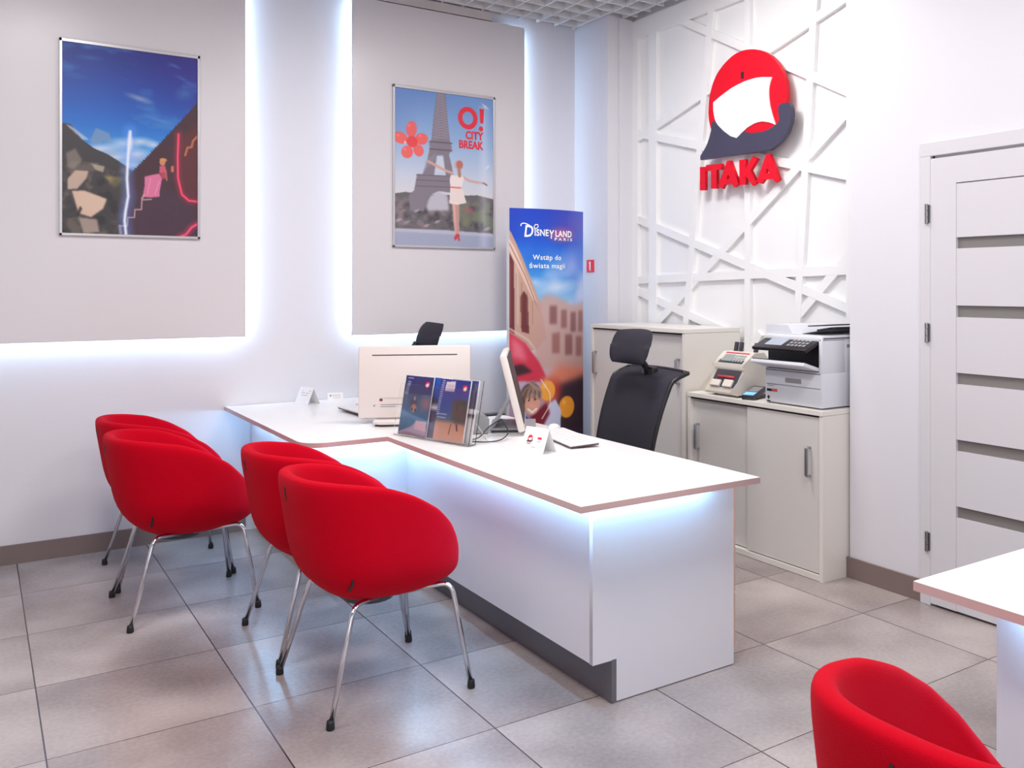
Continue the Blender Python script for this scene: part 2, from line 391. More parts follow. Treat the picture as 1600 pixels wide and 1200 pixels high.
# ================================================================ BACKLIT PANELS
def backlit(label, x0, x1, z0, z1, sides):
    t = thing('backlit_panel', label, 'wall panel', ((x0 + x1) / 2, YB, z0)); ox, oy, oz = t.location
    bm = bmesh.new(); box(bm, x0 - ox, x1 - ox, -.052, -.034, 0, z1 - oz, .001)
    obj('board', bm, M['board'], t)
    led = bmesh.new(); i = .022
    if 'L' in sides: box(led, x0 - ox + i, x0 - ox + i + .008, -.033, -.022, i, z1 - oz - i)
    if 'R' in sides: box(led, x1 - ox - i - .008, x1 - ox - i, -.033, -.022, i, z1 - oz - i)
    if 'B' in sides: box(led, x0 - ox + i, x1 - ox - i, -.033, -.022, i, i + .008)
    obj('light_strip', led, M['led_wall'], t)
    sp = bmesh.new(); box(sp, x0 - ox + .12, x1 - ox - .12, -.034, 0, .12, z1 - oz - .02); obj('mounting_frame', sp, M['wall'], t)
backlit('pale grey backlit panel on the left, behind the blue mountain poster', -1.2, 1.29, 1.14, 3.245, 'LRB')
backlit('pale grey backlit panel in the middle, behind the city break poster', 1.923, 3.153, 1.127, 3.245, 'LRB')

# ================================================================ WALL POSTERS
def poster(label, x0, x1, z0, z1, P, strips=True):
    t = thing('framed_poster', label, 'poster', ((x0 + x1) / 2, YB - .052, z0), group=None); ox, oy, oz = t.location
    bm = bmesh.new(); f = .014
    for a in ((x0, x1, z0, z0 + f), (x0, x1, z1 - f * 1.3, z1), (x0, x0 + f, z0, z1), (x1 - f, x1, z0, z1)): box(bm, a[0] - ox, a[1] - ox, -.016, 0, a[2] - oz, a[3] - oz, .002)
    obj('frame', bm, mat('silvery_frame', srgb(196, 194, 198), .3, metal=.5) if 'silvery_frame' not in bpy.data.materials else bpy.data.materials['silvery_frame'], t)
    bm = bmesh.new(); box(bm, x0 + .004 - ox, x1 - .004 - ox, -.006, -.001, .004, z1 - oz - .004); obj('backing_board', bm, M['white'], t)
    X0, X1, Z0, Z1 = x0 + f - ox, x1 - f - ox, f, z1 - f * 1.3 - oz
    fn = lambda u, v: (X0 + (X1 - X0) * u, -.008, Z1 + (Z0 - Z1) * v)
    P.sheet('picture', fn, M['print_gloss'], t)
    return t, (X0, X1, Z0, Z1)
# --- poster 1: night-blue mountains, maroon stairs
P = Paint(230, 335, (197, 657, 145, 205, 780, 797))
P.grad([(0, (10, 34, 132)), (.2, (6, 66, 168)), (.4, (8, 104, 202)), (.55, (60, 146, 220)), (1, (60, 60, 90))])
n = P.noise(3, 4, 3); P.put((P.X - .25) * 1.4 * (.45 - P.Y) * 3, (52, 24, 128), .6)
n = P.noise(4, 12, 8, 4); P.put((n - .60) * 5 * (P.Y < .5), (70, 140, 205), .5)
P.ell((450, 335), 60, 14, (150, 160, 195), .8, .9, .25); P.ell((285, 200), 55, 12, (30, 90, 170), .8, .9); P.ell((240, 262), 60, 10, (40, 95, 180), .5, .9)
P.ell((610, 320), 45, 30, (50, 110, 180), .7, .9, -.3); P.ell((520, 408), 50, 9, (80, 130, 205), .8, .9, .2); P.ell((575, 228), 30, 8, (70, 110, 200), .7, .9, .3); P.ell((600,270),35,9,(60,110,190),.6,.9,.4)
n = P.noise(7, 10, 5, 4)
for (a, b_, r1, r2) in ((330, 500, 80, 22), (400, 485, 70, 26), (455, 478, 60, 20), (500, 490, 40, 18), (370, 530, 90, 26), (440, 520, 70, 30), (420, 555, 60, 20), (300, 505, 40, 14)): P.ell((a, b_), r1, r2, (226, 228, 242), .75, .9, -.05)
P.ell((350, 515), 60, 12, (170, 180, 214), .5, .9); P.ell((460, 535), 50, 14, (150, 170, 220), .6, .9); P.ell((290, 545), 60, 14, (90, 150, 215), .5, .9)
P.poly([(195, 415), (225, 420), (260, 470), (300, 500), (345, 520), (400, 555), (445, 590), (445, 800), (195, 800)], (52, 48, 52))
P.poly([(208, 420), (225, 425), (285, 472), (262, 470), (235, 445)], (190, 195, 215), .8, 1); P.poly([(285, 480), (305, 432), (350, 450), (360, 480), (330, 478), (310, 488)], (120, 150, 190), .8, 1.2)
n = P.noise(10, 14, 11, 4); mk = np.zeros((P.H, P.W)); 
P.put(np.clip((n - .55) * 6, 0, 1) * (P.X < .45) * (P.Y > .62), (120, 105, 92), .6); P.put(np.clip((.42 - n) * 6, 0, 1) * (P.X < .5) * (P.Y > .66), (20, 18, 20), .6)
P.poly([(215, 600), (240, 572), (282, 575), (275, 600), (245, 635), (215, 635)], (205, 178, 158), .9, 1); P.poly([(228, 640), (270, 640), (342, 668), (330, 700), (290, 728), (250, 715)], (222, 190, 168), .95, 1.2)
P.poly([(250, 728), (310, 735), (318, 778), (265, 782)], (170, 150, 138), .9, 1.5); P.poly([(290, 550), (335, 560), (330, 580), (305, 572)], (175, 160, 140), .9, 1); P.poly([(210, 515), (240, 500), (262, 540), (235, 570), (215, 560)], (140, 128, 118), .7, 1.5)
P.poly([(255, 690), (262, 700), (252, 720), (238, 730)], (40, 30, 32), .9, 1); P.poly([(330, 590), (400, 600), (370, 630)], (165, 150, 80), .8, 2); P.poly([(360, 600), (420, 590), (410, 680), (350, 640)], (60, 54, 46), .6, 3)
# maroon wedge with a saw-tooth edge
edge = []; k = 0
for i in range(34):
    u0 = i / 34; xx = 660 - 238 * u0; yy = 345 + 235 * u0; edge += [(xx, yy), (xx, yy + 7)]
P.poly([(662, 340)] + edge + [(410, 600), (400, 800), (662, 800)], (58, 22, 38))
n = P.noise(30, 40, 21, 2); P.put((P.X * .9 + P.Y * .6 > 1.0) * np.clip((n - .4) * 2, 0, 1), (84, 38, 52), .35)
P.poly([(400, 640), (560, 640), (660, 700), (660, 800), (400, 800)], (62, 38, 60), .75, 10)
P.poly([(595, 470), (660, 420), (660, 670), (620, 660), (598, 600)], (92, 24, 34), .8, 4)
P.line([(588, 455), (585, 530), (586, 600), (600, 655), (625, 676), (660, 680)], 22, (190, 20, 60), .6, .9); P.line([(588, 455), (585, 530), (586, 600), (600, 655), (625, 676), (660, 680)], 7, (255, 70, 110), .95, .6)
P.line([(660, 752), (635, 765), (615, 788), (590, 797)], 20, (225, 30, 80), .7, .9); P.line([(660, 752), (635, 765), (615, 788), (590, 797)], 6, (255, 90, 130), .9, .6)
P.line([(612, 525), (620, 500), (635, 498), (640, 478), (657, 462)], 8, (196, 110, 70), .9, .4); P.poly([(560, 560), (572, 560), (570, 580), (562, 580)], (200, 110, 90))
st = [(385, 758), (410, 758), (412, 730), (434, 730), (436, 704), (458, 704), (460, 672), (492, 670)]; P.line(st, 5, (186, 150, 158), .9, .4); P.line([(385, 758), (388, 782)], 10, (180, 150, 160), .8)
# light flare painted on the print
P.line([(420, 440), (412, 520), (410, 600), (414, 660), (404, 710), (402, 740), (407, 790)], 34, (110, 160, 255), .5, .95); P.line([(420, 445), (413, 520), (409, 600), (413, 660), (404, 710), (401, 740), (406, 790)], 9, (240, 246, 255), .98, .8)
P.ell((419, 480), 13, 45, (235, 240, 255), .9, .9)
# seated figure
P.poly([(470, 595), (500, 588), (520, 585), (530, 600), (522, 640), (520, 662), (490, 664), (462, 662), (468, 630)], (214, 110, 150)); P.poly([(518, 575), (548, 575), (548, 598), (530, 604)], (176, 52, 82)); P.line([(540, 575), (546, 606)], 7, (170, 90, 80))
P.ell((531, 548), 11, 12, (196, 130, 90)); P.ell((534, 540), 15, 8, (214, 140, 80), .95, .3); P.poly([(520, 560), (540, 558), (546, 580), (522, 582)], (200, 80, 110)); P.line([(460, 668), (468, 655)], 6, (206, 150, 140)); P.line([(520, 610), (505, 655)], 3, (240, 150, 180), .7); P.line([(490, 600), (478, 655)], 3, (244, 160, 190), .6)
P.a = P.a * .97 + .02
poster('framed poster of blue mountains with a figure on maroon stairs, hung on the left panel', .358, 1.042, 1.70, 2.737, P)
# --- poster 2: city break
P = Paint(210, 310, (58, 735, 58, 150, 1130, 1160))
P.grad([(0, (92, 132, 196)), (.3, (140, 172, 214)), (.55, (196, 204, 222)), (.68, (214, 210, 214)), (1, (120, 120, 130))])
P.put((P.X - .2) * .7 * (1 - P.Y * 1.3), (150, 185, 225), .5); P.put((.25 - P.X) * 2.5 * (P.Y < .3), (80, 118, 186), .6)
P.poly([(50, 780), (130, 770), (200, 780), (300, 790), (520, 800), (620, 800), (740, 830), (740, 1075), (50, 1020)], (96, 92, 96)); n = P.noise(16, 26, 6, 4)
gm = P.blur(((P.Y > .70) & (P.Y < .88)).astype(float), 3)
P.put(gm * np.clip((n - .5) * 6, 0, 1), (140, 120, 128), .7); P.put(gm * np.clip((n - .35) * 3, 0, 1) * (P.X > .55), (104, 120, 92), .7); P.put(gm * np.clip((.4 - n) * 6, 0, 1), (58, 52, 62), .7)
P.poly([(60, 1015), (400, 1035), (740, 1065), (740, 1165), (60, 1135)], (158, 164, 190), 1, 1); P.poly([(60, 1015), (400, 1035), (740, 1065), (740, 1085), (60, 1035)], (190, 190, 206), .8, 1)
T = (126, 116, 130); TL = (150, 138, 150)
P.poly([(265, 870), (290, 800), (350, 770), (410, 800), (420, 900), (280, 900)], (186, 184, 196), 1, 2)
P.poly([(205, 650), (425, 665), (445, 760), (440, 780), (350, 768), (280, 800), (250, 900), (160, 900), (150, 790), (185, 760)], T, 1, .8)
P.poly([(345, 60), (395, 68), (400, 160), (412, 300), (428, 430), (440, 470), (438, 490), (420, 520), (440, 600), (450, 665), (400, 665), (388, 590), (380, 525), (335, 525), (330, 570), (318, 665), (240, 655), (265, 590), (290, 470), (285, 440), (300, 415), (312, 300), (328, 160)], T, 1, .8)
P.poly([(345, 530), (378, 530), (392, 640), (326, 640)], (200, 206, 222), 1, 1)
for i in range(18):
    yy = 90 + i * 18; hw = 24 + i * 2.6; cx_ = 362 + i * .3; P.line([(cx_ - hw * .8, yy), (cx_ + hw * .8, yy + 16)], 5, TL, .8); P.line([(cx_ + hw * .8, yy), (cx_ - hw * .8, yy + 16)], 5, (150, 146, 166), .6)
for yy in (430, 480): P.line([(290, yy), (440, yy + 14)], 9, (88, 78, 90), .9)
for yy in (655, 690, 730): P.line([(200, yy), (430, yy + 12)], 6, (92, 82, 92), .8)
for i in range(9): P.line([(245 + i * 9, 640 - i * 10), (262 + i * 8, 560 - i * 6)], 4, (160, 150, 165), .6)
for (a, b_, c_) in ((85, 960, (190, 180, 190)), (140, 975, (170, 160, 170)), (340, 975, (196, 190, 196)), (270, 1000, (200, 170, 172)), (200, 900, (180, 170, 190)), (110, 900, (150, 120, 130)), (690, 1030, (200, 196, 200))): P.ell((a, b_), 32, 14, c_, .7, .8, -.4)
P.ell((560, 900), 55, 40, (176, 84, 92), .6, .9); P.ell((620, 950), 60, 40, (116, 128, 96), .6, .9); P.ell((540, 980), 50, 40, (124, 128, 84), .6, .9)
R_ = (238, 88, 84)
for (a, b_, r1, r2, rt_) in ((168, 345, 37, 60, .1), (95, 402, 52, 42, .3), (235, 412, 46, 42, -.2), (140, 500, 40, 46, .4), (215, 490, 36, 44, -.3)): P.ell((a, b_), r1, r2, R_, .95, .12, rt_)
P.ell((172, 430), 40, 44, (232, 52, 54), .95, .2); P.ell((126, 434), 8, 9, (252, 190, 180)); 
for (a, b_) in ((150, 320), (80, 385), (225, 390), (125, 480)): P.ell((a, b_), 13, 13, (246, 150, 140), .6, .9)
SK = (206, 160, 150)
P.line([(280, 565), (330, 592), (390, 625), (440, 645)], 17, SK); P.line([(520, 675), (560, 700), (620, 712), (680, 722)], 15, SK); P.line([(660, 716), (688, 732)], 9, (70, 56, 62))
P.line([(455, 855), (462, 960), (474, 1060)], 26, (216, 168, 158)); P.line([(478, 855), (480, 960), (480, 1060)], 24, (198, 146, 138)); P.poly([(455, 1085), (470, 1060), (492, 1062), (496, 1110), (486, 1110), (482, 1090), (460, 1106)], (204, 54, 70))
P.poly([(435, 655), (460, 665), (505, 660), (525, 680), (508, 740), (542, 850), (480, 862), (422, 852), (430, 745), (425, 690)], (236, 222, 220)); P.line([(432, 742), (502, 748)], 10, (222, 112, 92)); P.poly([(430, 755), (505, 755), (540, 850), (422, 850)], (230, 212, 208), .6)
P.ell((482, 590), 24, 30, (198, 152, 130)); P.ell((494, 590), 26, 34, (186, 98, 92), .95, .2); P.line([(490, 620), (494, 665)], 22, (168, 122, 104)); P.poly([(458, 580), (470, 575), (472, 605), (458, 610)], SK)
P.put((1 - abs(P.X - .9) * 14) * (P.Y > .05), (232, 236, 244), .35); P.ell((692, 610), 30, 12, (240, 242, 248), .6, .9, -.8); P.ell((675, 195), 40, 12, (244, 246, 250), .7, .9, .6)
P.a = P.a * .95 + .04
t, (X0, X1, Z0, Z1) = poster('framed poster of a woman in white before an iron tower, reading city break', 2.183, 2.915, 1.685, 2.727, P)
def pm(u, v, w_=0): return (u, -.0095, v)
def p2(x, y):
    u, v = P.uv((x, y)); return X0 + (X1 - X0) * u, Z1 + (Z0 - Z1) * v
def at(x, z): return lambda u, v, w_=0: (x + u, -.0095, z + v)
cx_, cz_ = p2(552, 272); ring = lambda r1, r2, n=36: [[(r1 * math.cos(2 * math.pi * k / n), r1 * 1.05 * math.sin(2 * math.pi * k / n)) for k in range(n)], [(r2 * math.cos(2 * math.pi * k / n), r2 * 1.1 * math.sin(2 * math.pi * k / n)) for k in range(n)][::-1]]
poly('letter', ring(.072, .040), 0, at(cx_, cz_), M['text_r'], t)
cx_, cz_ = p2(652, 210); poly('letter', [[(-.017, 0), (.017, 0), (.012, -.098), (-.012, -.098)]], 0, at(cx_, cz_), M['text_r'], t)
cx_, cz_ = p2(646, 347); poly('letter', [[(.017 * math.cos(2 * math.pi * k / 20), .017 * math.sin(2 * math.pi * k / 20)) for k in range(20)]], 0, at(cx_, cz_), M['text_r'], t)
cx_, cz_ = p2(660, 425); text('lettering', 'CITY', .073, at(cx_, cz_), M['text_r'], t, .0028, 'RIGHT', .82)
cx_, cz_ = p2(660, 490); text('lettering', 'BREAK', .073, at(cx_, cz_), M['text_r'], t, .0028, 'RIGHT', .82)

# ================================================================ LOGO SIGN
lg = thing('logo_sign', 'red and dark blue logo with a white sail above raised red letters', 'sign', (3.80, 4.1, 2.0))
def lp(pts): return [(px_ / 4.8 + 1080, py_ / 4.8 + 60) for px_, py_ in pts]
def logo_part(name, loops, X, th, m_, smooth_=False):
    L2 = []
    for lp_ in loops:
        q = [pix(x, y, X=X) for x, y in lp(lp_)]; q = [(-(k.y - 4.1), k.z - 2.0) for k in q]      # u runs to the right seen from the room
        L2.append(chaikin(q, 2) if smooth_ else q)
    return poly(name, L2, th, lambda u, v, w_: (X - 3.80 + th / 2 - w_, -u, v), m_, lg)
def chaikin(q, n):
    for _ in range(n):
        o = []
        for i in range(len(q)):
            a, b2 = q[i], q[(i + 1) % len(q)]
            o += [(a[0] * .8 + b2[0] * .2, a[1] * .8 + b2[1] * .2), (a[0] * .2 + b2[0] * .8, a[1] * .2 + b2[1] * .8)]
        q = o
    return q
logo_part('disc', [[(460, 80), (520, 88), (580, 115), (640, 175), (685, 250), (708, 330), (716, 400), (714, 480), (695, 560), (650, 640), (580, 690), (500, 712), (400, 718), (300, 735), (200, 730), (150, 690), (133, 620), (128, 550), (136, 440), (160, 340), (195, 260), (250, 185), (320, 120), (390, 88)]], 3.745, .03, M['red'], True)
logo_part('sail', [[(165, 480), (205, 445), (250, 410), (300, 373), (350, 345), (400, 322), (450, 305), (490, 295), (530, 290), (602, 290), (590, 330), (582, 370), (580, 410), (582, 450), (588, 500), (600, 550), (615, 600), (635, 650), (605, 636), (580, 628), (530, 622), (500, 628), (470, 638), (420, 668), (380, 705), (340, 748), (290, 735), (250, 710), (215, 672), (190, 640), (175, 600), (165, 540)]], 3.738, .007, M['white'])
logo_part('hull', [[(68, 882), (95, 840), (118, 795), (135, 745), (148, 695), (155, 625), (175, 620), (200, 655), (240, 695), (290, 732), (340, 748), (370, 722), (390, 700), (450, 708), (520, 703), (580, 682), (620, 655), (645, 640), (662, 605), (655, 580), (650, 520), (660, 500), (680, 485), (720, 480), (740, 492), (751, 530), (753, 575), (745, 630), (720, 700), (680, 760), (640, 800), (590, 835), (500, 850), (300, 878), (68, 912)]], 3.733, .028, M['navy'])
logo_part('slot_mark', [[(373, 252), (392, 250), (392, 300), (373, 302)]], 3.743, .002, M['text_k'])
for lps in ([[(65, 965), (105, 962), (105, 1138), (65, 1140)]], [[(110, 950), (228, 938), (226, 982), (190, 986), (190, 1125), (148, 1127), (148, 990), (110, 993)]],
            [[(268, 918), (290, 915), (356, 1092), (322, 1116), (306, 1090), (247, 1096), (234, 1128), (198, 1110)], [(277, 1018), (292, 1055), (262, 1058)]],
            [[(360, 912), (408, 905), (408, 982), (458, 884), (495, 902), (445, 988), (490, 1080), (462, 1106), (408, 1032), (408, 1095), (362, 1099)]],
            [[(562, 870), (588, 866), (662, 1058), (630, 1082), (612, 1052), (548, 1058), (524, 1090), (488, 1076)], [(572, 970), (586, 1008), (556, 1011)]]):
    logo_part('letter', lps, 3.75, .022, M['red'])
B('spacer', -.02, 0, -.1, .1, .1, .6, M['white'], lg)

# small red number sign on the blue-lit pier
sg = thing('number_sign', 'small red square sign with a white number one beside the banner', 'sign', (3.603, 5.393, 1.535))
B('plate', -.006, 0, -.045, .045, 0, .088, M['text_r'], sg)
poly('digit', [[(-.007, .012), (.010, .012), (.010, .076), (-.004, .076), (-.016, .062), (-.007, .064)]], 0, lambda u, v, w_: (-.0075, -u, v), M['text_w'], sg)

# ================================================================ RECEPTION DESK
ZT, TH = .735, .022
XA, XB_, YA, YBk = 1.566, 2.348, 2.40, YB - .004        # main top
XRet, YRet = 1.185, 4.04
dk = thing('reception_desk', 'white L-shaped reception desk with blue light under its top, red armchairs in front', 'desk', (1.9, 3.4, 0)); dO = dk.location
r = .11
loop = [(XA, YA), (XB_, YA), (XB_, 4.36), (2.0, 4.36), (2.0, YBk), (XRet, YBk)] + [(XRet + r - r * math.cos(a), YRet + r - r * math.sin(a)) for a in [math.radians(90) * k / 8 for k in range(9)]] + [(XA, YRet)]
me = poly_mesh([loop], TH)
for v in me.vertices: v.co = Vector((v.co.x - dO.x, v.co.y - dO.y, v.co.z + ZT - TH / 2))
bm = bmesh.new(); bm.from_mesh(me)
for f in bm.faces: f.material_index = 1 if abs(f.normal.z) < .5 else 0
obj('desktop', bm, [M['lam'], M['edge']], dk)
PX, PY, PR, PRX = 1.709, 2.546, 4.165, 1.33      # front panel plane, end panel plane, return panel planes
zt = ZT - TH
dl = lambda name, x0, x1, y0, y1, z0, z1, m_, bev=0: bl(name, x0, x1, y0, y1, z0, z1, m_, dk, bev)
bm = bmesh.new(); KX = 1.787        # end panel with the notch for the plinth
me = poly_mesh([[(PX, .148), (KX + .004, .148), (KX + .004, 0.004), (2.352, 0.004), (2.352, zt), (PX, zt)]], .02)
for v in me.vertices: v.co = Vector((v.co.x - dO.x, PY + .01 - v.co.z - dO.y, v.co.y))
bm.from_mesh(me); obj('end_panel', bm, M['panel_lam'], dk)
dl('front_panel', PX, PX + .018, PY + .02, PR, .15, zt, M['panel_lam'])
dl('plinth', KX, KX + .02, PY - .001, PR, .001, .15, M['kick'])
dl('return_panel', PRX, PX + .018, PR, PR + .018, .15, zt, M['panel_lam'])
dl('plinth', PRX + .06, KX + .02, PR + .07, PR + .09, .001, .15, M['kick'])
dl('side_panel', PRX, PRX + .018, PR + .018, 4.86, .15, zt, M['panel_lam']); dl('side_panel', PRX, PRX + .018, 4.863, YB - .02, .15, zt, M['panel_lam'])
dl('plinth', PRX + .06, PRX + .08, PR + .09, YB - .02, .001, .15, M['kick'])
led = bmesh.new(); z0, z1 = zt - .012, zt - .0005
for a in ((PX - .045, PX - .037, PY - .05, PR - .03), (PX - .045, 2.22, PY - .045, PY - .037), (PRX - .03, PX - .045, PR - .045, PR - .037), (PRX - .045, PRX - .037, PR - .045, YB - .1)): box(led, a[0] - dO.x, a[1] - dO.x, a[2] - dO.y, a[3] - dO.y, z0, z1)
obj('light_strip', led, M['led'], dk)
dl('rear_support', 1.92, 1.94, 4.5, 5.5, .0, zt, M['panel_lam'])
# drawer pedestal under the near end
pd = thing('drawer_pedestal', 'beige drawer pedestal just showing behind the end panel of the desk', 'drawer unit', (2.1, 2.78, 0))
bl('body', 1.84, 2.345, 2.575, 2.99, .03, .70, M['wood'], pd)
for z0, z1 in ((.06, .26), (.265, .465), (.47, .67)): bl('drawer', 2.347, 2.385, 2.572, 2.99, z0, z1, M['wood'], pd, .002)
bl('top_strip', 2.345, 2.39, 2.572, 2.99, .672, .697, M['white'], pd)

# second desk at the right edge of the view
d2 = thing('reception_desk', 'white desk corner at the right edge of the picture with a blue-lit panel', 'desk', (2.4, .6, 0))
DX, DY = 1.815, 1.345
bm = bmesh.new(); box(bm, DX - 2.4, .25 , -1.0, DY - .6, ZT - TH, ZT)
bm.normal_update()
for f in bm.faces: f.material_index = 1 if abs(f.normal.z) < .5 else 0
obj('desktop', bm, [M['lam'], M['edge']], d2)
bl('end_panel', DX + .14, 2.64, DY - .146, DY - .126, .004, zt, M['panel_lam'], d2)
bl('front_panel', DX + .14, DX + .158, -.35, DY - .146, .15, zt, M['panel_lam'], d2)
led = bmesh.new(); box(led, DX + .095 - 2.4, DX + .103 - 2.4, -.9, DY - .19 - .6, z0 * 0 + zt - .012, zt - .0005); obj('light_strip', led, M['led'], d2)

# ================================================================ RED ARMCHAIRS
RIMX = [-.325, -.27, -.18, -.06, .05, .145, .205, .245, .272, .293]; RIMZ = [.785, .782, .772, .752, .712, .655, .595, .53, .475, .44]
def se(phi, a, b_, n):      # superellipse radius point
    c_, s_ = math.cos(phi), math.sin(phi)
    return a * math.copysign(abs(c_) ** (2 / n), c_), b_ * math.copysign(abs(s_) ** (2 / n), s_)
def shell_bm():
    bm = bmesh.new(); NP = 72; grid = []
    for i in range(NP):
        phi = 2 * math.pi * i / NP
        ex, ey = se(phi, .31, .278, 2.6); cx0 = -.017
        back = max(0, -math.cos(phi)); front = max(0, math.cos(phi))
        zr = float(np.interp(cx0 + ex, RIMX, RIMZ)); col = []
        Z0 = .322
        def outer(z):
            h = (z - Z0) / (.17 - .085 * front); base = math.sqrt(max(0, 1 - (1 - min(h, 1)) ** 2)) ** .9
            k0 = .97 - .24 * back ** 1.5 - .04 * (1 - front - back if front + back < 1 else 0)
            t_ = min(1, max(0, (z - Z0 - .02) / max(.05, zr - Z0 - .02))); k = k0 + (1 - k0) * (t_ ** .8)
            return base * k
        for u in (0, .03, .08, .15, .24, .36, .5, .64, .76, .86, .94):
            z = Z0 + (zr - Z0 - .02) * (u ** 1.35 if u < .5 else u ** 1.35); k = outer(z); col.append((cx0 + ex * k, ey * k, z))
        # rounded rim
        T_ = .052; kx = outer(zr - .02); ox, oy = cx0 + ex * kx, ey * kx; nl = math.hypot(ex, ey); nx, ny = -ex / nl, -ey / nl
        for a in (25, 55, 90, 125, 160):
            a = math.radians(a); s_ = T_ / 2 * (1 - math.cos(a)); col.append((ox + nx * s_, oy + ny * s_, zr - .022 + .024 * math.sin(a)))
        # inner wall down to the seat
        zs = .432; drop = zr - .03 - zs
        for u in (.08, .25, .5, .75, .92):
            z = zr - .03 - drop * u if drop > .02 else zr - .03 + .0 * u
            lean = (.05 + .05 * back) * u; kk = T_ + lean * (1 if drop > .02 else .6) ; col.append((ox + nx * kk, oy + ny * kk, max(z, zs - .0)))
        lx, ly = col[-1][0], col[-1][1]
        for q in (.85, .6, .35, .12): col.append((lx * q + -.02 * (1 - q), ly * q, zs + .012 * (1 - q) ** .5))
        grid.append([bm.verts.new(p) for p in col])
    n = len(grid[0])
    for i in range(NP):
        A_, B_ = grid[i], grid[(i + 1) % NP]
        for j in range(n - 1): bm.faces.new((A_[j], B_[j], B_[j + 1], A_[j + 1]))
    bm.faces.new([g_[-1] for g_ in grid]); bmesh.ops.remove_doubles(bm, verts=bm.verts, dist=.0004)
    return bm
def make_armchair():
    t = thing('armchair', 'x', 'armchair')
    from mathutils.bvhtree import BVHTree
    sb = shell_bm(); tree = BVHTree.FromBMesh(sb)
    s_ = obj('shell', sb, M['felt'], t, True)
    md = s_.modifiers.new('sub', 'SUBSURF'); md.levels = 1; md.render_levels = 1
    for sx_ in (-1, 1):
        for sy_ in (-1, 1):
            bm = bmesh.new(); kx = -.155 if sx_ < 0 else .205
            f0 = Vector((sx_ * .253, sy_ * .262, .018)); bend = Vector((kx, sy_ * .205, .364 if sx_ < 0 else .374)); inn = Vector((sx_ * .02, sy_ * .1, .338))
            tube(bm, smooth_path([f0, bend, inn], .045, 6), .0088, 12); bmesh.ops.translate(bm, vec=(0, 0, 0), verts=bm.verts)
            lg_ = obj('leg', bm, M['chrome'], t, True)
            bm = bmesh.new(); d = (bend - f0).normalized(); e = f0 - d * .016
            lathe(bm, [(.0125, .0), (.014, .004), (.013, .02), (.0115, .03)], f0.x - d.x * .01, f0.y - d.y * .01, 14); obj('foot_cap', bm, M['rubber'], lg_, True)
    bm = bmesh.new(); lathe(bm, [(.05, .305), (.09, .312), (.10, .335)], -.02, 0, 20); obj('mounting_plate', bm, M['dark'], t, True)
    for sy_ in (-1, 1):
        bm = bmesh.new(); ring = []
        for k in range(7):
            z = .405 + .05 * k / 6; ht = tree.ray_cast(Vector((-.165, sy_ * .6, z)), Vector((0, -sy_, 0)))[0]
            ring.append([bm.verts.new((-.165 + dx_, ht.y + sy_ * dy_, z)) for dx_, dy_ in ((-.004, -.004), (-.004, .0015), (.004, .0015), (.004, -.004))])
        for k in range(6):
            for q in range(4): bm.faces.new((ring[k][q], ring[k][(q + 1) % 4], ring[k + 1][(q + 1) % 4], ring[k + 1][q]))
        bm.faces.new(ring[0]); bm.faces.new(ring[-1][::-1])
        tag(obj('seam_slit', bm, M['text_k'], t), 'dark slit low on the side of the shell')
    bm = bmesh.new(); ring = []
    for k in range(5):
        z = .700 + .045 * k / 4; ht = tree.ray_cast(Vector((-.7, 0, z)), Vector((1, 0, 0)))[0]
        ring.append([bm.verts.new((ht.x + dx_, dy_, z)) for dx_, dy_ in ((.004, -.004), (-.0015, -.004), (-.0015, .004), (.004, .004))])
    for k in range(4):
        for q in range(4): bm.faces.new((ring[k][q], ring[k][(q + 1) % 4], ring[k + 1][(q + 1) % 4], ring[k + 1][q]))
    bm.faces.new(ring[0]); bm.faces.new(ring[-1][::-1]); tag(obj('seam_slit', bm, M['text_k'], t), 'dark slit high on the back of the shell')
    return t
def copy_tree(o, parent=None):
    c_ = o.copy(); COL.objects.link(c_); c_.parent = parent
    for ch in list(o.children): copy_tree(ch, c_)
    return c_
arm0 = make_armchair()
arms = [(1.185, 3.19, 2, 'red felt armchair nearest the camera, standing in full view before the desk'),
        (1.19, 3.765, 0, 'red felt armchair half hidden behind the nearest one, at the front of the desk'),
        (.775, 4.48, 1, 'red felt armchair further left, its whole side showing, one seat from the poster wall'),
        (.80, 5.055, 0, 'red felt armchair closest to the poster wall, mostly hidden by the one before it'),
        (1.395, .845, 2, 'red felt armchair at the bottom right corner, cut off by the picture edge')]
for i, (x, y, a, lb_) in enumerate(arms):
    o = arm0 if i == 0 else copy_tree(arm0)
    o.location = (x, y, 0); o.rotation_euler = (0, 0, math.radians(a)); tag(o, lb_, 'armchair', 'red armchairs')

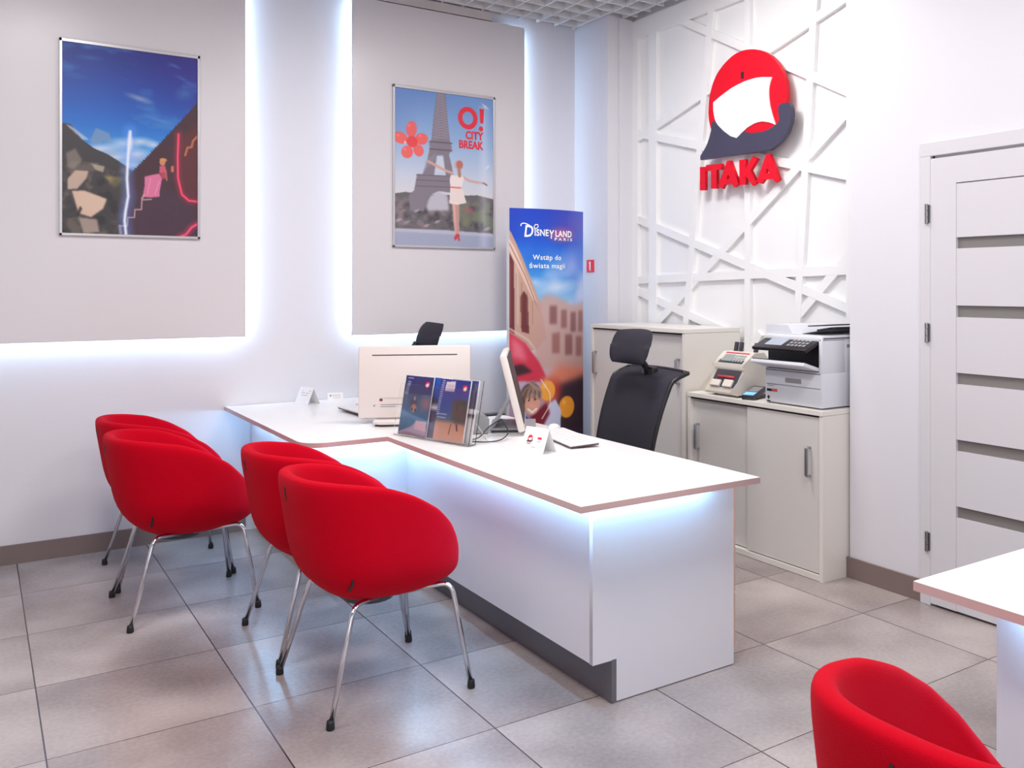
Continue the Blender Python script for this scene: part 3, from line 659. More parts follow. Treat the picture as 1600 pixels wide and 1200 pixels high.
# ================================================================ OFFICE CHAIRS
def office_chair(label, x, y, rz, zoff=0, hl=-.05):
    """local +x is forward; seat, back, headrest, arms, five-star base"""
    t = thing('office_chair', label, 'office chair', (x, y, 0), math.radians(rz), 'black office chairs')
    bm = bmesh.new(); NV, NU = 24, 12; rows = []
    for j in range(NV + 1):
        v = j / NV; z = .52 + zoff + .52 * v; w_ = .228 + .022 * v
        row = []
        for i in range(NU + 1):
            u = i / NU * 2 - 1; xb = -.23 - .13 * v - .02 * math.sin(v * math.pi) * 0 + .035 * (u * u) * (1 - .85 * v) + .03 * math.sin(v * 3.0) - .08 * (max(0, v - .9) / .1) ** 1.5
            row.append((xb, u * w_, z - .02 * (u * u) * max(0, v - .9) * 10 * .5))
        rows.append(row)
    F = [[bm.verts.new(p) for p in r_] for r_ in rows]; K = [[bm.verts.new((p[0] - .022, p[1], p[2])) for p in r_] for r_ in rows]
    for j in range(NV):
        for i in range(NU): bm.faces.new((F[j][i], F[j][i + 1], F[j + 1][i + 1], F[j + 1][i])); bm.faces.new((K[j][i], K[j + 1][i], K[j + 1][i + 1], K[j][i + 1]))
    for j in range(NV): bm.faces.new((F[j][0], F[j + 1][0], K[j + 1][0], K[j][0])); bm.faces.new((F[j][NU], K[j][NU], K[j + 1][NU], F[j + 1][NU]))
    for i in range(NU): bm.faces.new((F[0][i], K[0][i], K[0][i + 1], F[0][i + 1])); bm.faces.new((F[NV][i], F[NV][i + 1], K[NV][i + 1], K[NV][i]))
    obj('backrest', bm, M['mesh'], t, True)
    bm = bmesh.new(); tube(bm, [Vector(p) for p in [(r_[0][0] - .01, r_[0][1], r_[0][2]) for r_ in rows] + [(q[0] - .01, q[1], q[2]) for q in rows[-1]] + [(r_[-1][0] - .01, r_[-1][1], r_[-1][2]) for r_ in rows[::-1]]], .011, 8); obj('back_frame', bm, M['black'], t, True)
    # headrest
    bm = bmesh.new(); rows = []
    for j in range(13):
        v = j / 12 * 2 - 1; ring = []
        hw = .168 * (1 - abs(v) ** 4 * .16) - .010 * (v < 0) * abs(v)
        for i in range(13):
            u = i / 12 * 2 - 1; ring.append((-.285 + hl * (v * .5 + .5) ** 1.6 + .04 * u * u, u * hw, 1.155 + zoff + .09 * v - .008 * u * u * (1 if v > 0 else -1)))
        rows.append(ring)
    F = [[bm.verts.new((p[0] + .022 * (1 - (abs(i / 6 - 1)) ** 4) * (1 - abs(j / 6 - 1) ** 4), p[1], p[2])) for i, p in enumerate(r_)] for j, r_ in enumerate(rows)]; K = [[bm.verts.new((p[0] - .022 * (1 - (abs(i / 6 - 1)) ** 4) * (1 - abs(j / 6 - 1) ** 4) - .002, p[1], p[2])) for i, p in enumerate(r_)] for j, r_ in enumerate(rows)]
    for j in range(12):
        for i in range(12): bm.faces.new((F[j][i], F[j][i + 1], F[j + 1][i + 1], F[j + 1][i])); bm.faces.new((K[j][i], K[j + 1][i], K[j + 1][i + 1], K[j][i + 1]))
    for j in range(12): bm.faces.new((F[j][0], F[j + 1][0], K[j + 1][0], K[j][0])); bm.faces.new((F[j][12], K[j][12], K[j + 1][12], F[j + 1][12]))
    for i in range(12): bm.faces.new((F[0][i], K[0][i], K[0][i + 1], F[0][i + 1])); bm.faces.new((F[12][i], F[12][i + 1], K[12][i + 1], K[12][i]))
    obj('headrest', bm, M['mesh'], t, True)
    bm = bmesh.new(); tube(bm, [(-.385, 0, .95 + zoff), (-.375, 0, 1.04 + zoff), (-.34, 0, 1.08 + zoff), (-.315, 0, 1.12 + zoff)], .018, 10); box(bm, -.41, -.37, -.05, .05, .93 + zoff, 1.05 + zoff, .01); obj('headrest_stem', bm, M['black'], t, True)
    # seat
    bm = bmesh.new(); box(bm, -.24, .25, -.245, .245, .44, .51, .03); obj('seat', bm, M['mesh'], t, True)
    bm = bmesh.new(); box(bm, -.12, .12, -.09, .09, .395, .44, .01); tube(bm, smooth_path([(-.1, 0, .42), (-.30, 0, .42), (-.315, 0, .6), (-.36, 0, .95 + zoff)], .08), .02, 10); obj('mechanism', bm, M['black'], t, True)
    for s_ in (-1, 1):
        bm = bmesh.new(); tube(bm, smooth_path([(0, s_ * .1, .425), (0, s_ * .28, .425), (0, s_ * .29, .64)], .05), .016, 10); box(bm, -.13, .13, s_ * .29 - .04, s_ * .29 + .04, .64, .665, .01); obj('armrest', bm, M['black'], t, True)
    bm = bmesh.new(); lathe(bm, [(.028, .1), (.028, .25), (.018, .26), (.018, .40)], 0, 0, 16); obj('gas_lift', bm, M['chrome'], t, True)
    bm = bmesh.new()
    for k in range(5):
        a = math.radians(72 * k + 20); tube(bm, [(0, 0, .11), (math.cos(a) * .15, math.sin(a) * .15, .10), (math.cos(a) * .30, math.sin(a) * .30, .075)], [.03, .024, .016], 10)
    obj('star_base', bm, M['black'], t, True)
    for k in range(5):
        a = math.radians(72 * k + 20); bm = bmesh.new(); c_, s_ = math.cos(a) * .30, math.sin(a) * .30
        tube(bm, [(c_ - s_ * .07, s_ + c_ * .07, .028), (c_ + s_ * .07, s_ - c_ * .07, .028)], .028, 14); obj('castor', bm, M['black'], t, True)
    return t
office_chair('black mesh office chair with headrest behind the right workplace, before the cabinets', 2.46, 3.72, 180, -.03)
office_chair('black office chair behind the left computer, only its headrest showing', 2.52, 5.2, -3, -.03, .05)

# ================================================================ CABINETS
def cabinet(label, y0, y1, h, doors, xf=3.35, xb=3.785):
    t = thing('sliding_door_cabinet', label, 'cabinet', (xf + .2, (y0 + y1) / 2, 0)); ox, oy, oz = t.location
    lx = lambda v: v - ox; ly = lambda v: v - oy
    bm = bmesh.new(); p = .022
    box(bm, lx(xf), lx(xb), ly(y0), ly(y0 + p), 0, h - .025); box(bm, lx(xf), lx(xb), ly(y1 - p), ly(y1), 0, h - .025)
    box(bm, lx(xf), lx(xb), ly(y0 + p), ly(y1 - p), 0.002, .03); box(bm, lx(xb - .01), lx(xb), ly(y0 + p), ly(y1 - p), .03, h - .025)
    obj('carcass', bm, M['cab'], t)
    bm = bmesh.new(); box(bm, lx(xf - .004), lx(xb), ly(y0 - .001), ly(y1 + .001), h - .024, h, .0015); obj('top_board', bm, M['cab'], t)
    bm = bmesh.new(); box(bm, lx(xf + .006), lx(xf + .05), ly(y0 + p), ly(y1 - p), h - .034, h - .026); box(bm, lx(xf + .05), lx(xf + .06), ly(y0 + p), ly(y1 - p), .03, h - .03); obj('door_track', bm, M['gap'], t)
    for (a, b_, d_, hy, hz) in doors:
        bm = bmesh.new(); box(bm, lx(xf + d_), lx(xf + d_ + .016), ly(a), ly(b_), .036, h - .034); dd = obj('door', bm, M['cabdoor'], t)
        bm = bmesh.new(); hx = xf + d_
        tube(bm, smooth_path([(lx(hx), ly(hy), hz - .07), (lx(hx - .028), ly(hy), hz - .07), (lx(hx - .028), ly(hy), hz + .07), (lx(hx), ly(hy), hz + .07)], .006, 3), .0065, 10)
        box(bm, lx(hx - .034), lx(hx - .024), ly(hy) - .009, ly(hy) + .009, hz - .068, hz + .068, .002)
        obj('handle', bm, M['alu'], dd, 'auto')
    return t
cabinet('low ivory sliding door cabinet with the printer on top', 2.998, 4.012, .828, [(3.024, 3.53, .008, 3.085, .573), (3.50, 3.988, .028, 3.945, .58)])
cabinet('tall ivory sliding door cabinet in the corner behind the office chair', 4.04, 5.01, 1.185, [(4.066, 4.56, .028, 4.12, .935), (4.53, 4.985, .008, 4.955, .935)])

# ================================================================ PRINTER, COUNTER, TERMINAL
zc = .828
pr = thing('multifunction_printer', 'white multifunction printer with a dark tilted control panel on the low cabinet', 'printer', (3.56, 3.215, zc)); 
pX, pY0, pY1 = -.18, -.185, .205     # front face, right side, left side (local y)
bm = bmesh.new(); box(bm, pX, .2, pY0, pY1, 0.006, .182, .008); box(bm, pX + .16, .2, pY0, pY1, .178, .345, .006); box(bm, pX, pX + .17, pY0, pY0 + .022, .175, .345, .004); box(bm, pX + .0, .2, pY0, pY1, .330, .358, .008)
obj('body', bm, M['printer'], pr, 'auto')
bm = bmesh.new(); box(bm, pX + .02, pX + .165, pY0 + .03, pY1 - .004, .182, .330); obj('output_bay', bm, M['black'], pr)
bm = bmesh.new(); box(bm, pX - .001, pX + .004, pY0 + .01, pY1 - .01, .1, .102); box(bm, pX - .001, pX + .004, pY0 + .01, pY1 - .01, .172, .175); obj('seam', bm, M['gap'], pr)
B('tray_grip', pX - .002, pX + .003, -.05, .06, .116, .140, M['greyp'], pr, .002)
xf = Matrix.Translation((pX + .02, 0, .192)) @ Matrix.Rotation(math.radians(16), 4, 'Y')
bm = bmesh.new(); box(bm, -.125, .03, pY0 + .024, pY1 + .005, -.010, .008, .004, 0, xf); obj('output_flap', bm, M['printer'], pr, 'auto')
bm = bmesh.new(); box(bm, -.118, .02, pY0 + .03, pY1 - .0, .008, .013, .002, 0, xf); obj('output_tray', bm, M['black'], pr)
xf = Matrix.Translation((pX + .02, 0, .335)) @ Matrix.Rotation(math.radians(-24), 4, 'Y')
bm = bmesh.new(); box(bm, -.12, .0, pY0 + .025, pY1 + .005, -.010, .008, .004, 0, xf); cp = obj('control_panel', bm, M['black'], pr, 'auto')
bm = bmesh.new(); box(bm, -.085, -.015, .03, .15, .008, .0095, 0, 0, xf); obj('display', bm, mat('grey_blue_display', srgb(168, 176, 192), .2), cp)
for iy in range(5):
    for ix in range(3):
        bm = bmesh.new(); box(bm, -.085 + ix * .027, -.068 + ix * .027, -.125 + iy * .026, -.108 + iy * .026, .008, .0105, 0, 0, xf); obj('key', bm, M['greyp'], cp)
# feeder
bm = bmesh.new(); me = poly_mesh([[(pY0, .345), (pY1, .345), (pY1, .408), (pY1 - .155, .408), (pY1 - .185, .365), (pY0, .362)]], .36)
for v in me.vertices: v.co = Vector((.01 + v.co.z, v.co.x, v.co.y))
bm.from_mesh(me); obj('document_feeder', bm, M['printer'], pr)
bm = bmesh.new()
xf = Matrix.Translation((.02, -.08, .372)) @ Matrix.Rotation(math.radians(-9), 4, 'X'); box(bm, -.16, .16, -.105, .085, -.003, .004, .002, 0, xf); box(bm, -.12, .12, -.10, .0, .004, .016, .002, 0, xf)
xf = Matrix.Translation((.05, -.09, .408)) @ Matrix.Rotation(math.radians(-4), 4, 'X'); box(bm, -.13, .11, -.09, .09, -.003, .003, .001, 0, xf)
obj('feeder_tray', bm, M['black'], pr, 'auto')
B('side_grip', .0, .05, pY0 - .0015, pY0 + .002, .30, .316, M['greyp'], pr)
fl_ = lambda u, v, w_=0: (pX - .0015, -u, v)
poly('sticker', [[(-.19, .062), (-.115, .062), (-.115, .075), (-.19, .075)]], 0, fl_, M['text_k'], pr)
poly('sticker', [[(-.155, .0625), (-.114, .0625), (-.114, .0755), (-.155, .0755)]], 0, lambda u, v, w_=0: (pX - .002, -u, v), mat('orange_red_print', srgb(224, 84, 70), .5), pr)
poly('sticker', [[(-.188, .03), (-.178, .042), (-.168, .03), (-.178, .018)], [(-.19, .006), (-.165, .006), (-.165, .014), (-.19, .014)]], 0, fl_, M['text_k'], pr)
for k, z in enumerate((.098, .090)): poly('sticker', [[(-.185, z), (-.12 - .02 * k, z), (-.12 - .02 * k, z + .003), (-.185, z + .003)]], 0, fl_, M['text_g'], pr)

bc = thing('banknote_counter', 'cream banknote counter with a sloped keypad beside the tall cabinet', 'money counter', (3.54, 3.745, zc))
hw = .125
me = poly_mesh([[(-.175, .012), (-.178, .032), (-.105, .145), (-.125, .168), (-.04, .238), (.03, .238), (.10, .17), (.135, .06), (.13, .012)]], .25)
bm = bmesh.new()
for v in me.vertices: v.co = Vector((v.co.x, v.co.z, v.co.y))
bm.from_mesh(me); bmesh.ops.bevel(bm, geom=[e for e in bm.edges], offset=.004, segments=2, affect='EDGES')
obj('housing', bm, M['offwhite'], bc)
xf = Matrix.Translation((-.142, 0, .092)) @ Matrix.Rotation(math.radians(33), 4, 'Y')
bm = bmesh.new(); box(bm, -.003, .01, -.098, .098, -.048, .058, .002, 0, xf); obj('stacker_bay', bm, M['dark'], bc, 'auto')
bm = bmesh.new(); box(bm, -.016, -.002, -.08, -.01, -.05, -.006, .003, 0, xf); box(bm, -.016, -.002, .015, .088, -.05, -.012, .003, 0, xf); obj('note_guide', bm, M['offwhite'], bc)
bm = bmesh.new(); tube(bm, [xf @ Vector((-.006, -.07, .012)), xf @ Vector((-.006, .06, .012))], .008, 12); obj('roller', bm, M['brass_red'], bc, True)
xf = Matrix.Translation((-.074, 0, .203)) @ Matrix.Rotation(math.radians(-38), 4, 'Y')
bm = bmesh.new(); box(bm, -.045, .045, -.1, .1, -.004, .005, .003, 0, xf); kp = obj('keypad', bm, M['dark'], bc, 'auto')
bm = bmesh.new(); box(bm, -.03, .025, .0, .085, .005, .007, 0, 0, xf); obj('display', bm, M['lcd'], kp)
bm = bmesh.new(); box(bm, .032, .045, -.095, .095, .005, .0065, 0, 0, xf); obj('red_stripe', bm, M['brass_red'], kp)
for iy in range(4):
    for ix in range(3): bm = bmesh.new(); box(bm, -.032 + ix * .02, -.018 + ix * .02, -.088 + iy * .022, -.072 + iy * .022, .005, .0075, 0, 0, xf); obj('key', bm, M['lcd'], kp)
for yy in (.075, .035, -.085):
    bm = bmesh.new(); xf = Matrix.Translation((.005, yy, .235)) @ Matrix.Rotation(math.radians(12), 4, 'Y'); box(bm, -.008, .008, -.012, .012, 0, .055, .003, 0, xf); obj('hopper_guide', bm, M['dark'], bc, 'auto')
bm = bmesh.new()
for sx_ in (-.12, .1):
    for sy_ in (-.1, .1): lathe(bm, [(.01, 0), (.01, .014)], sx_, sy_, 10)
obj('foot', bm, M['rubber'], bc)

tm = thing('payment_terminal', 'small dark payment terminal with a lit blue screen beside the printer', 'card terminal', (3.44, 3.56, zc), math.radians(20))
xf = Matrix.Translation((0, 0, .028)) @ Matrix.Rotation(math.radians(-12), 4, 'Y')
bm = bmesh.new(); box(bm, -.085, .085, -.038, .038, -.012, .016, .007, 0, xf); obj('body', bm, M['dark'], tm, 'auto')
bm = bmesh.new(); box(bm, -.078, -.03, -.031, .031, .016, .0175, 0, 0, xf); obj('screen', bm, M['bluelcd'], tm)
bm = bmesh.new(); box(bm, -.02, .06, -.028, .028, .016, .018, 0, 0, xf); obj('keypad', bm, M['greyp'], tm)
B('stand', -.02, .075, -.03, .03, 0, .02, M['black'], tm)

# ================================================================ BANNER
bn = thing('banner_display', 'tall curved blue banner display with a theme park logo standing in the corner', 'banner', (3.125, 5.22, 0))
BW, BH, BD = .572, 1.945, .05
P = Paint(150, 480, (47, 395, 58, 60, 1340, 1342))
P.grad([(0, (22, 62, 190)), (.10, (12, 80, 205)), (.2, (40, 130, 222)), (.3, (130, 185, 232)), (.4, (196, 206, 232)), (.5, (206, 200, 220)), (.75, (150, 120, 150)), (1, (60, 60, 120))])
P.ell((330, 130), 170, 120, (88, 66, 170), .8, 1); P.ell((270, 170), 90, 45, (226, 92, 130), .85, 1); P.ell((330, 300), 90, 100, (150, 140, 220), .55, 1); P.put((P.X - .72) * 3 * (P.Y < .45), (150, 150, 215), .5)
P.put((.12 - P.X) * 6 * (P.Y < .2), (18, 50, 170), .6)
n = P.noise(3, 10, 4, 3); P.put(P.blur((P.Y > .2).astype(float), 25) * (P.Y < .5) * np.clip((n - .4) * 3, 0, 1), (208, 212, 238), .75); P.ell((250, 400), 130, 40, (220, 226, 244), .8, 1, -.1); P.ell((150, 380), 60, 30, (210, 222, 242), .7, 1)
# street facade falling away to the left
P.poly([(47, 150), (60, 175), (95, 260), (140, 380), (175, 480), (200, 620), (160, 670), (47, 680)], (196, 158, 142)); P.poly([(47, 190), (70, 230), (150, 440), (160, 470), (140, 450), (47, 240)], (226, 196, 182)); P.poly([(47, 250), (66, 290), (68, 600), (47, 585)], (110, 46, 52))
P.poly([(90, 440), (105, 415), (120, 440), (126, 600), (95, 590)], (108, 50, 52)); P.poly([(70, 300), (84, 330), (84, 560), (70, 560)], (206, 176, 164)); P.line([(47, 210), (110, 350), (165, 500)], 4, (150, 100, 96), .8); P.line([(47, 575), (120, 625), (160, 680)], 8, (216, 190, 190), .8)
for k in range(5): P.line([(52 + k * 22, 300 + k * 40), (52 + k * 22, 560)], 3, (150, 104, 98), .6)
P.poly([(150, 470), (200, 430), (260, 445), (330, 480), (395, 470), (395, 760), (150, 760)], (196, 156, 148), .85, 4)       # far houses of the boulevard
for (a, b_, c_, d_, cc) in ((215, 480, 250, 560, (128, 78, 80)), (270, 500, 300, 580, (140, 88, 86)), (320, 510, 352, 600, (126, 80, 84)), (365, 505, 390, 600, (140, 94, 94)), (225, 600, 262, 690, (150, 96, 92)), (290, 610, 330, 700, (134, 84, 84)), (352, 620, 386, 710, (146, 96, 92))): P.poly([(a, b_), (c_, b_), (c_, d_), (a, d_)], cc, .8, 2)
P.poly([(47, 590), (110, 640), (165, 720), (200, 790), (180, 810), (47, 800)], (206, 50, 76), 1, 1.5); P.poly([(55, 610), (100, 650), (120, 720), (60, 700)], (240, 140, 160), .7, 4); P.poly([(60, 735), (100, 730), (140, 765), (70, 782)], (62, 34, 46), 1, 2)
P.poly([(180, 800), (260, 740), (395, 760), (395, 900), (180, 900)], (226, 126, 96), .9, 6); P.poly([(250, 830), (395, 800), (395, 1120), (240, 1120)], (60, 42, 54), 1, 5); P.ell((230, 850), 60, 70, (190, 50, 48), .8, .8)
# orange balloons and a laughing child
P.ell((205, 850), 38, 48, (250, 168, 66), 1, .15); P.ell((300, 930), 45, 52, (246, 160, 52), 1, .15); P.ell((192, 830), 12, 14, (255, 214, 140), .7, .9); P.ell((286, 908), 13, 15, (255, 210, 130), .7, .9)
P.poly([(95, 930), (140, 985), (180, 1000), (210, 1000), (200, 1100), (95, 1100)], (26, 74, 168)); P.poly([(200, 920), (240, 890), (270, 940), (265, 1060), (180, 1070), (190, 980)], (206, 210, 238), 1, 1); P.poly([(130, 960), (200, 900), (215, 950), (180, 1010), (140, 990)], (120, 20, 42), 1, 2)
P.ell((132, 868), 46, 62, (88, 62, 60), 1, .2, .2); P.ell((140, 905), 34, 50, (222, 160, 140), 1, .15, .25)
for k in range(12): P.line([(150 - k * 2, 806 + k * .6), (112 + k * 6, 838 + (k % 3) * 6), (98 + k * 7.2, 866 + (k * 7 % 5) * 5)], 8, [(150, 122, 112), (112, 84, 78), (176, 148, 134)][k % 3], .85)
P.ell((140, 912), 22, 10, (236, 180, 160), .5, .9)
P.line([(122, 925), (138, 940), (156, 925)], 7, (250, 240, 240)); P.ell((125, 888), 4, 4, (50, 36, 40)); P.ell((152, 884), 4, 4, (50, 36, 40))
P.line([(175, 800), (215, 860), (218, 910), (180, 970)], 4, (250, 230, 220), .9); P.line([(74, 800), (66, 830), (70, 850)], 4, (250, 230, 220), .8)
P.poly([(47, 1100), (395, 1060), (395, 1342), (47, 1342)], (44, 48, 110), .9, 8)
def bulge(u): return -BD * math.sin(math.pi * min(1, max(0, u)))
bfn = lambda u, v: (-BW / 2 + BW * u, bulge(u) - .02, BH * (1 - v) * .999 + .001)
P.sheet('printed_sheet', bfn, M['print'], bn)
bm = bmesh.new(); n = 20
for zz in (BH + .0005, .001):
    pass
prof = [(-BW / 2 + BW * k / n, bulge(k / n) - .018) for k in range(n + 1)] + [(BW / 2 - BW * k / n, -bulge(1 - k / n) * .9 - .018 + .036) for k in range(n + 1)]
v0 = [bm.verts.new((p[0], p[1], .001)) for p in prof]; v1 = [bm.verts.new((p[0], p[1], BH)) for p in prof]
bm.faces.new(v0[::-1]); bm.faces.new(v1)
for i in range(len(prof)): bm.faces.new((v0[i], v0[(i + 1) % len(prof)], v1[(i + 1) % len(prof)], v1[i]))
obj('core', bm, M['paper'], bn)
def bmap(px_, py_):          # text on the curved sheet, anchored at a crop pixel
    u0, v0_ = P.uv((px_, py_)); return lambda u, v, w_=0: (-BW / 2 + BW * u0 + u, bulge(u0 + u / BW) - .0225, BH * (1 - v0_) + v)
text('lettering', 'D', .108, bmap(102, 181), M['text_w'], bn, .002, shear=.15, width=.066)
text('lettering', 'ISNE', .060, bmap(146, 176), M['text_w'], bn, .0016, width=.103, spacing=1.05); text('lettering', 'Y', .080, bmap(210, 187), M['text_w'], bn, .0016, width=.042, shear=.1); text('lettering', 'LAND', .058, bmap(239, 178), M['text_w'], bn, .0016, width=.143, spacing=1.08)
text('lettering', 'PARIS', .026, bmap(236, 195), M['text_w'], bn, .0006, spacing=1.6, width=.152)
u0 = P.uv
sw = [(92, 128), (98, 124), (115, 126), (130, 134), (136, 146), (134, 160), (126, 172), (112, 178), (104, 174)]
def blinemap(pts, wd):
    Q = [(-BW / 2 + BW * P.uv(p)[0], BH * (1 - P.uv(p)[1])) for p in pts]; L_, R2 = [], []
    for i, q in enumerate(Q):
        a, b_ = Q[max(0, i - 1)], Q[min(len(Q) - 1, i + 1)]; d = Vector((b_[0] - a[0], b_[1] - a[1])).normalized(); L_.append((q[0] - d.y * wd / 2, q[1] + d.x * wd / 2)); R2.append((q[0] + d.y * wd / 2, q[1] - d.x * wd / 2))
    return [L_ + R2[::-1]]
poly('swash', blinemap([(91, 136), (93, 127), (100, 123), (112, 125), (126, 132)], .007), 0, lambda u, v, w_=0: (u, bulge((u + BW / 2) / BW) - .0226, v), M['text_w'], bn)
poly('swash', blinemap([(147, 148), (145, 138), (150, 128), (160, 128), (163, 136), (156, 145), (149, 144)], .006), 0, lambda u, v, w_=0: (u, bulge((u + BW / 2) / BW) - .0226, v), M['text_w'], bn)
text('lettering', 'Wstąp do', .047, bmap(140, 280), M['text_w'], bn, .0006, spacing=1.12, width=.213)
text('lettering', 'świata magii', .047, bmap(124, 316), M['text_w'], bn, .0006, spacing=1.1, width=.272)

# ================================================================ COMPUTERS
def aio(label, x, y, rz, tilt, w_=.56, h=.365, zb=.03):
    """all-in-one computer; local -y is its back, +y the screen side"""
    t = thing('all_in_one_computer', label, 'computer', (x, y, ZT), math.radians(rz), 'white all-in-one computers')
    xf = Matrix.Translation((0, 0, zb)) @ Matrix.Rotation(math.radians(tilt), 4, 'X')
    bm = bmesh.new(); box(bm, -w_ / 2, w_ / 2, -.022, .012, 0, h, .009, 0, xf); obj('housing', bm, M['mon'], t, 'auto')
    bm = bmesh.new(); box(bm, -w_ / 2 + .012, w_ / 2 - .012, .012, .0145, .035, h - .012, 0, 0, xf); obj('screen', bm, M['black'], t)
    bm = bmesh.new(); box(bm, -w_ * .38, w_ * .38, -.0225, -.018, h - .05, h - .045, 0, 0, xf); obj('vent', bm, M['gap'], t)
    bm = bmesh.new(); box(bm, -w_ * .27, w_ * .2, -.024, -.021, .10, .1005, 0, 0, xf); obj('seam', bm, M['greyp'], t)
    return t, xf
t, xf = aio('white all-in-one computer seen from behind on the left part of the desk', 1.84, 4.37, -26, -3)
bm = bmesh.new(); me_loop = [(-.2, -.10), (-.16, -.12), (.16, -.12), (.2, -.10), (.2, .14), (-.2, .14)]
me = poly_mesh([me_loop], .012)
bm.free(); bm = bmesh.new()
for v in me.vertices: v.co.z += .018
bm.from_mesh(me); obj('base_plate', bm, M['mon'], t)
me = poly_mesh([[(a * .95, b_ * .93) for a, b_ in me_loop]], .010); bm = bmesh.new()
for v in me.vertices: v.co.z += .006
bm.from_mesh(me); obj('base_foot', bm, M['dark'], t)
def onback(u, v, w_=0): return xf @ Vector((u, -.0232, v))
poly('badge', [[(-.175, .085), (-.160, .085), (-.160, .099), (-.175, .099)]], 0, onback, mat('maroon_print', srgb(120, 50, 60), .5), t)
for k, (u, ln, v) in enumerate(((-.17, .11, .066), (-.17, .075, .056), (-.205, .008, .06))): poly('badge', [[(u, v), (u + ln, v), (u + ln, v + .003 + .005 * (k == 2)), (u, v + .003 + .005 * (k == 2))]], 0, onback, M['text_g'], t)
t, xf = aio('white all-in-one computer seen edge on beside the banner, on the right workplace', 2.22, 3.92, -120, 14, .54, .37, .02)
bm = bmesh.new(); box(bm, -.16, .16, -.16, .06, .012, .02, .003); obj('base_plate', bm, M['greyp'], t)
bm = bmesh.new(); box(bm, -.15, .15, -.15, .05, 0, .012, .001); obj('base_foot', bm, M['dark'], t)
bm = bmesh.new(); xs = Matrix.Translation((0, -.145, .02)) @ Matrix.Rotation(math.radians(-31), 4, 'X'); box(bm, -.13, .13, -.005, .005, 0, .20, .003, 0, xs); obj('rear_stand', bm, M['greyp'], t)

# keyboards and mice
def keyboard(label, x, y, rz):
    t = thing('keyboard', label, 'keyboard', (x, y, ZT), math.radians(rz))
    xf = Matrix.Rotation(math.radians(3), 4, 'X') @ Matrix.Translation((0, 0, .018))
    bm = bmesh.new(); box(bm, -.21, .21, -.07, .07, -.004, .004, .002, 0, xf); obj('case', bm, M['whitep'], t)
    bm = bmesh.new(); box(bm, -.205, .205, -.066, .066, -.012, -.004, .001, 0, xf); obj('underside', bm, mat('dark_maroon_plastic', srgb(92, 66, 72), .5) if 'dark_maroon_plastic' not in bpy.data.materials else bpy.data.materials['dark_maroon_plastic'], t)
    for j in range(5):
        for i in range(14):
            bm = bmesh.new(); box(bm, -.2 + i * .0287, -.176 + i * .0287, -.062 + j * .0252, -.041 + j * .0252, .004, .0068, 0, 0, xf); obj('key', bm, M['whitep'], t)
    return t
def mouse(label, x, y, rz, base):
    t = thing('computer_mouse', label, 'mouse', (x, y, ZT), math.radians(rz))
    def dome(z0, s_, hgt):
        bm = bmesh.new(); rows = []
        for j in range(9):
            th = math.pi / 2 * j / 8; rows.append([(.056 * s_ * math.cos(th) * math.cos(a), .031 * s_ * math.cos(th) * math.sin(a), z0 + hgt * math.sin(th) * (1 - .25 * math.cos(a) * math.cos(th))) for a in [2 * math.pi * k / 24 for k in range(24)]])
        V = [[bm.verts.new(p) for p in r_] for r_ in rows[:-1]]; top = bm.verts.new((0, 0, z0 + hgt))
        for j in range(7):
            for k in range(24): bm.faces.new((V[j][k], V[j][(k + 1) % 24], V[j + 1][(k + 1) % 24], V[j + 1][k]))
        for k in range(24): bm.faces.new((V[7][k], V[7][(k + 1) % 24], top))
        bm.faces.new(V[0][::-1]); return bm
    obj('base', dome(.001, 1, .026), base, t, True); obj('top_cover', dome(.012, .93, .024), M['whitep'], t, True)
    return t
keyboard('white keyboard pushed half under the left computer, dark underside showing', 1.745, 4.86, 92)
mouse('white and pink computer mouse at the foot of the left computer', 1.85, 5.19, 60, mat('rose_plastic', srgb(214, 120, 128), .4))
keyboard('white keyboard lying behind the right tent card', 2.19, 3.47, -100)
mouse('white computer mouse behind the right tent card, by the banner', 2.285, 3.74, 40, M['whitep'])

# ================================================================ DESK PHONE
ph = thing('desk_phone', 'grey desk phone with a black cable half hidden behind the brochure holder', 'telephone', (1.92, 3.97, ZT), math.radians(-20))
me = poly_mesh([[(-.11, .004), (.11, .004), (.11, .07), (.06, .10), (-.11, .03)]], .19); bm = bmesh.new()
for v in me.vertices: v.co = Vector((v.co.x, v.co.z, v.co.y))
bm.from_mesh(me); obj('body', bm, M['greyp'], ph)
bm = bmesh.new(); tube(bm, smooth_path([(.09, .075, .07), (.09, .07, .125), (-.04, .07, .115), (-.08, .07, .06)], .05), [.022] * 1 + [.020] * 14 + [.022], 12) if False else tube(bm, smooth_path([(.10, .06, .085), (.06, .06, .128), (-.05, .06, .10), (-.10, .06, .045)], .05), .021, 12); obj('handset', bm, mat('light_grey_plastic', srgb(206, 204, 204), .35), ph, True)
B('display', -.02, .07, -.075, .01, .0, .0, M['lcd'], ph).location = (0, 0, 0)
ch_ = ph.children[-1]; bpy.data.objects.remove(ch_)
xf = Matrix.Translation((0, -.03, .066)) @ Matrix.Rotation(math.radians(-22), 4, 'Y')
bm = bmesh.new(); box(bm, .01, .075, -.045, .045, 0, .006, 0, 0, xf); obj('display', bm, M['lcd'], ph)
for iy in range(3):
    for ix in range(4): bm = bmesh.new(); box(bm, -.1 + ix * .025, -.082 + ix * .025, -.03 + iy * .025, -.012 + iy * .025, .0, .007, 0, 0, xf); obj('key', bm, M['dark'], ph)
cb = bmesh.new()
tube(cb, smooth_path([(2.02, 3.78, ZT + .075), (1.93, 3.74, ZT + .05), (1.86, 3.70, ZT + .006), (1.80, 3.74, ZT + .006), (1.78, 3.82, ZT + .006), (1.84, 3.90, ZT + .006), (1.90, 3.96, ZT + .01)], .05, 5), .0028, 8)
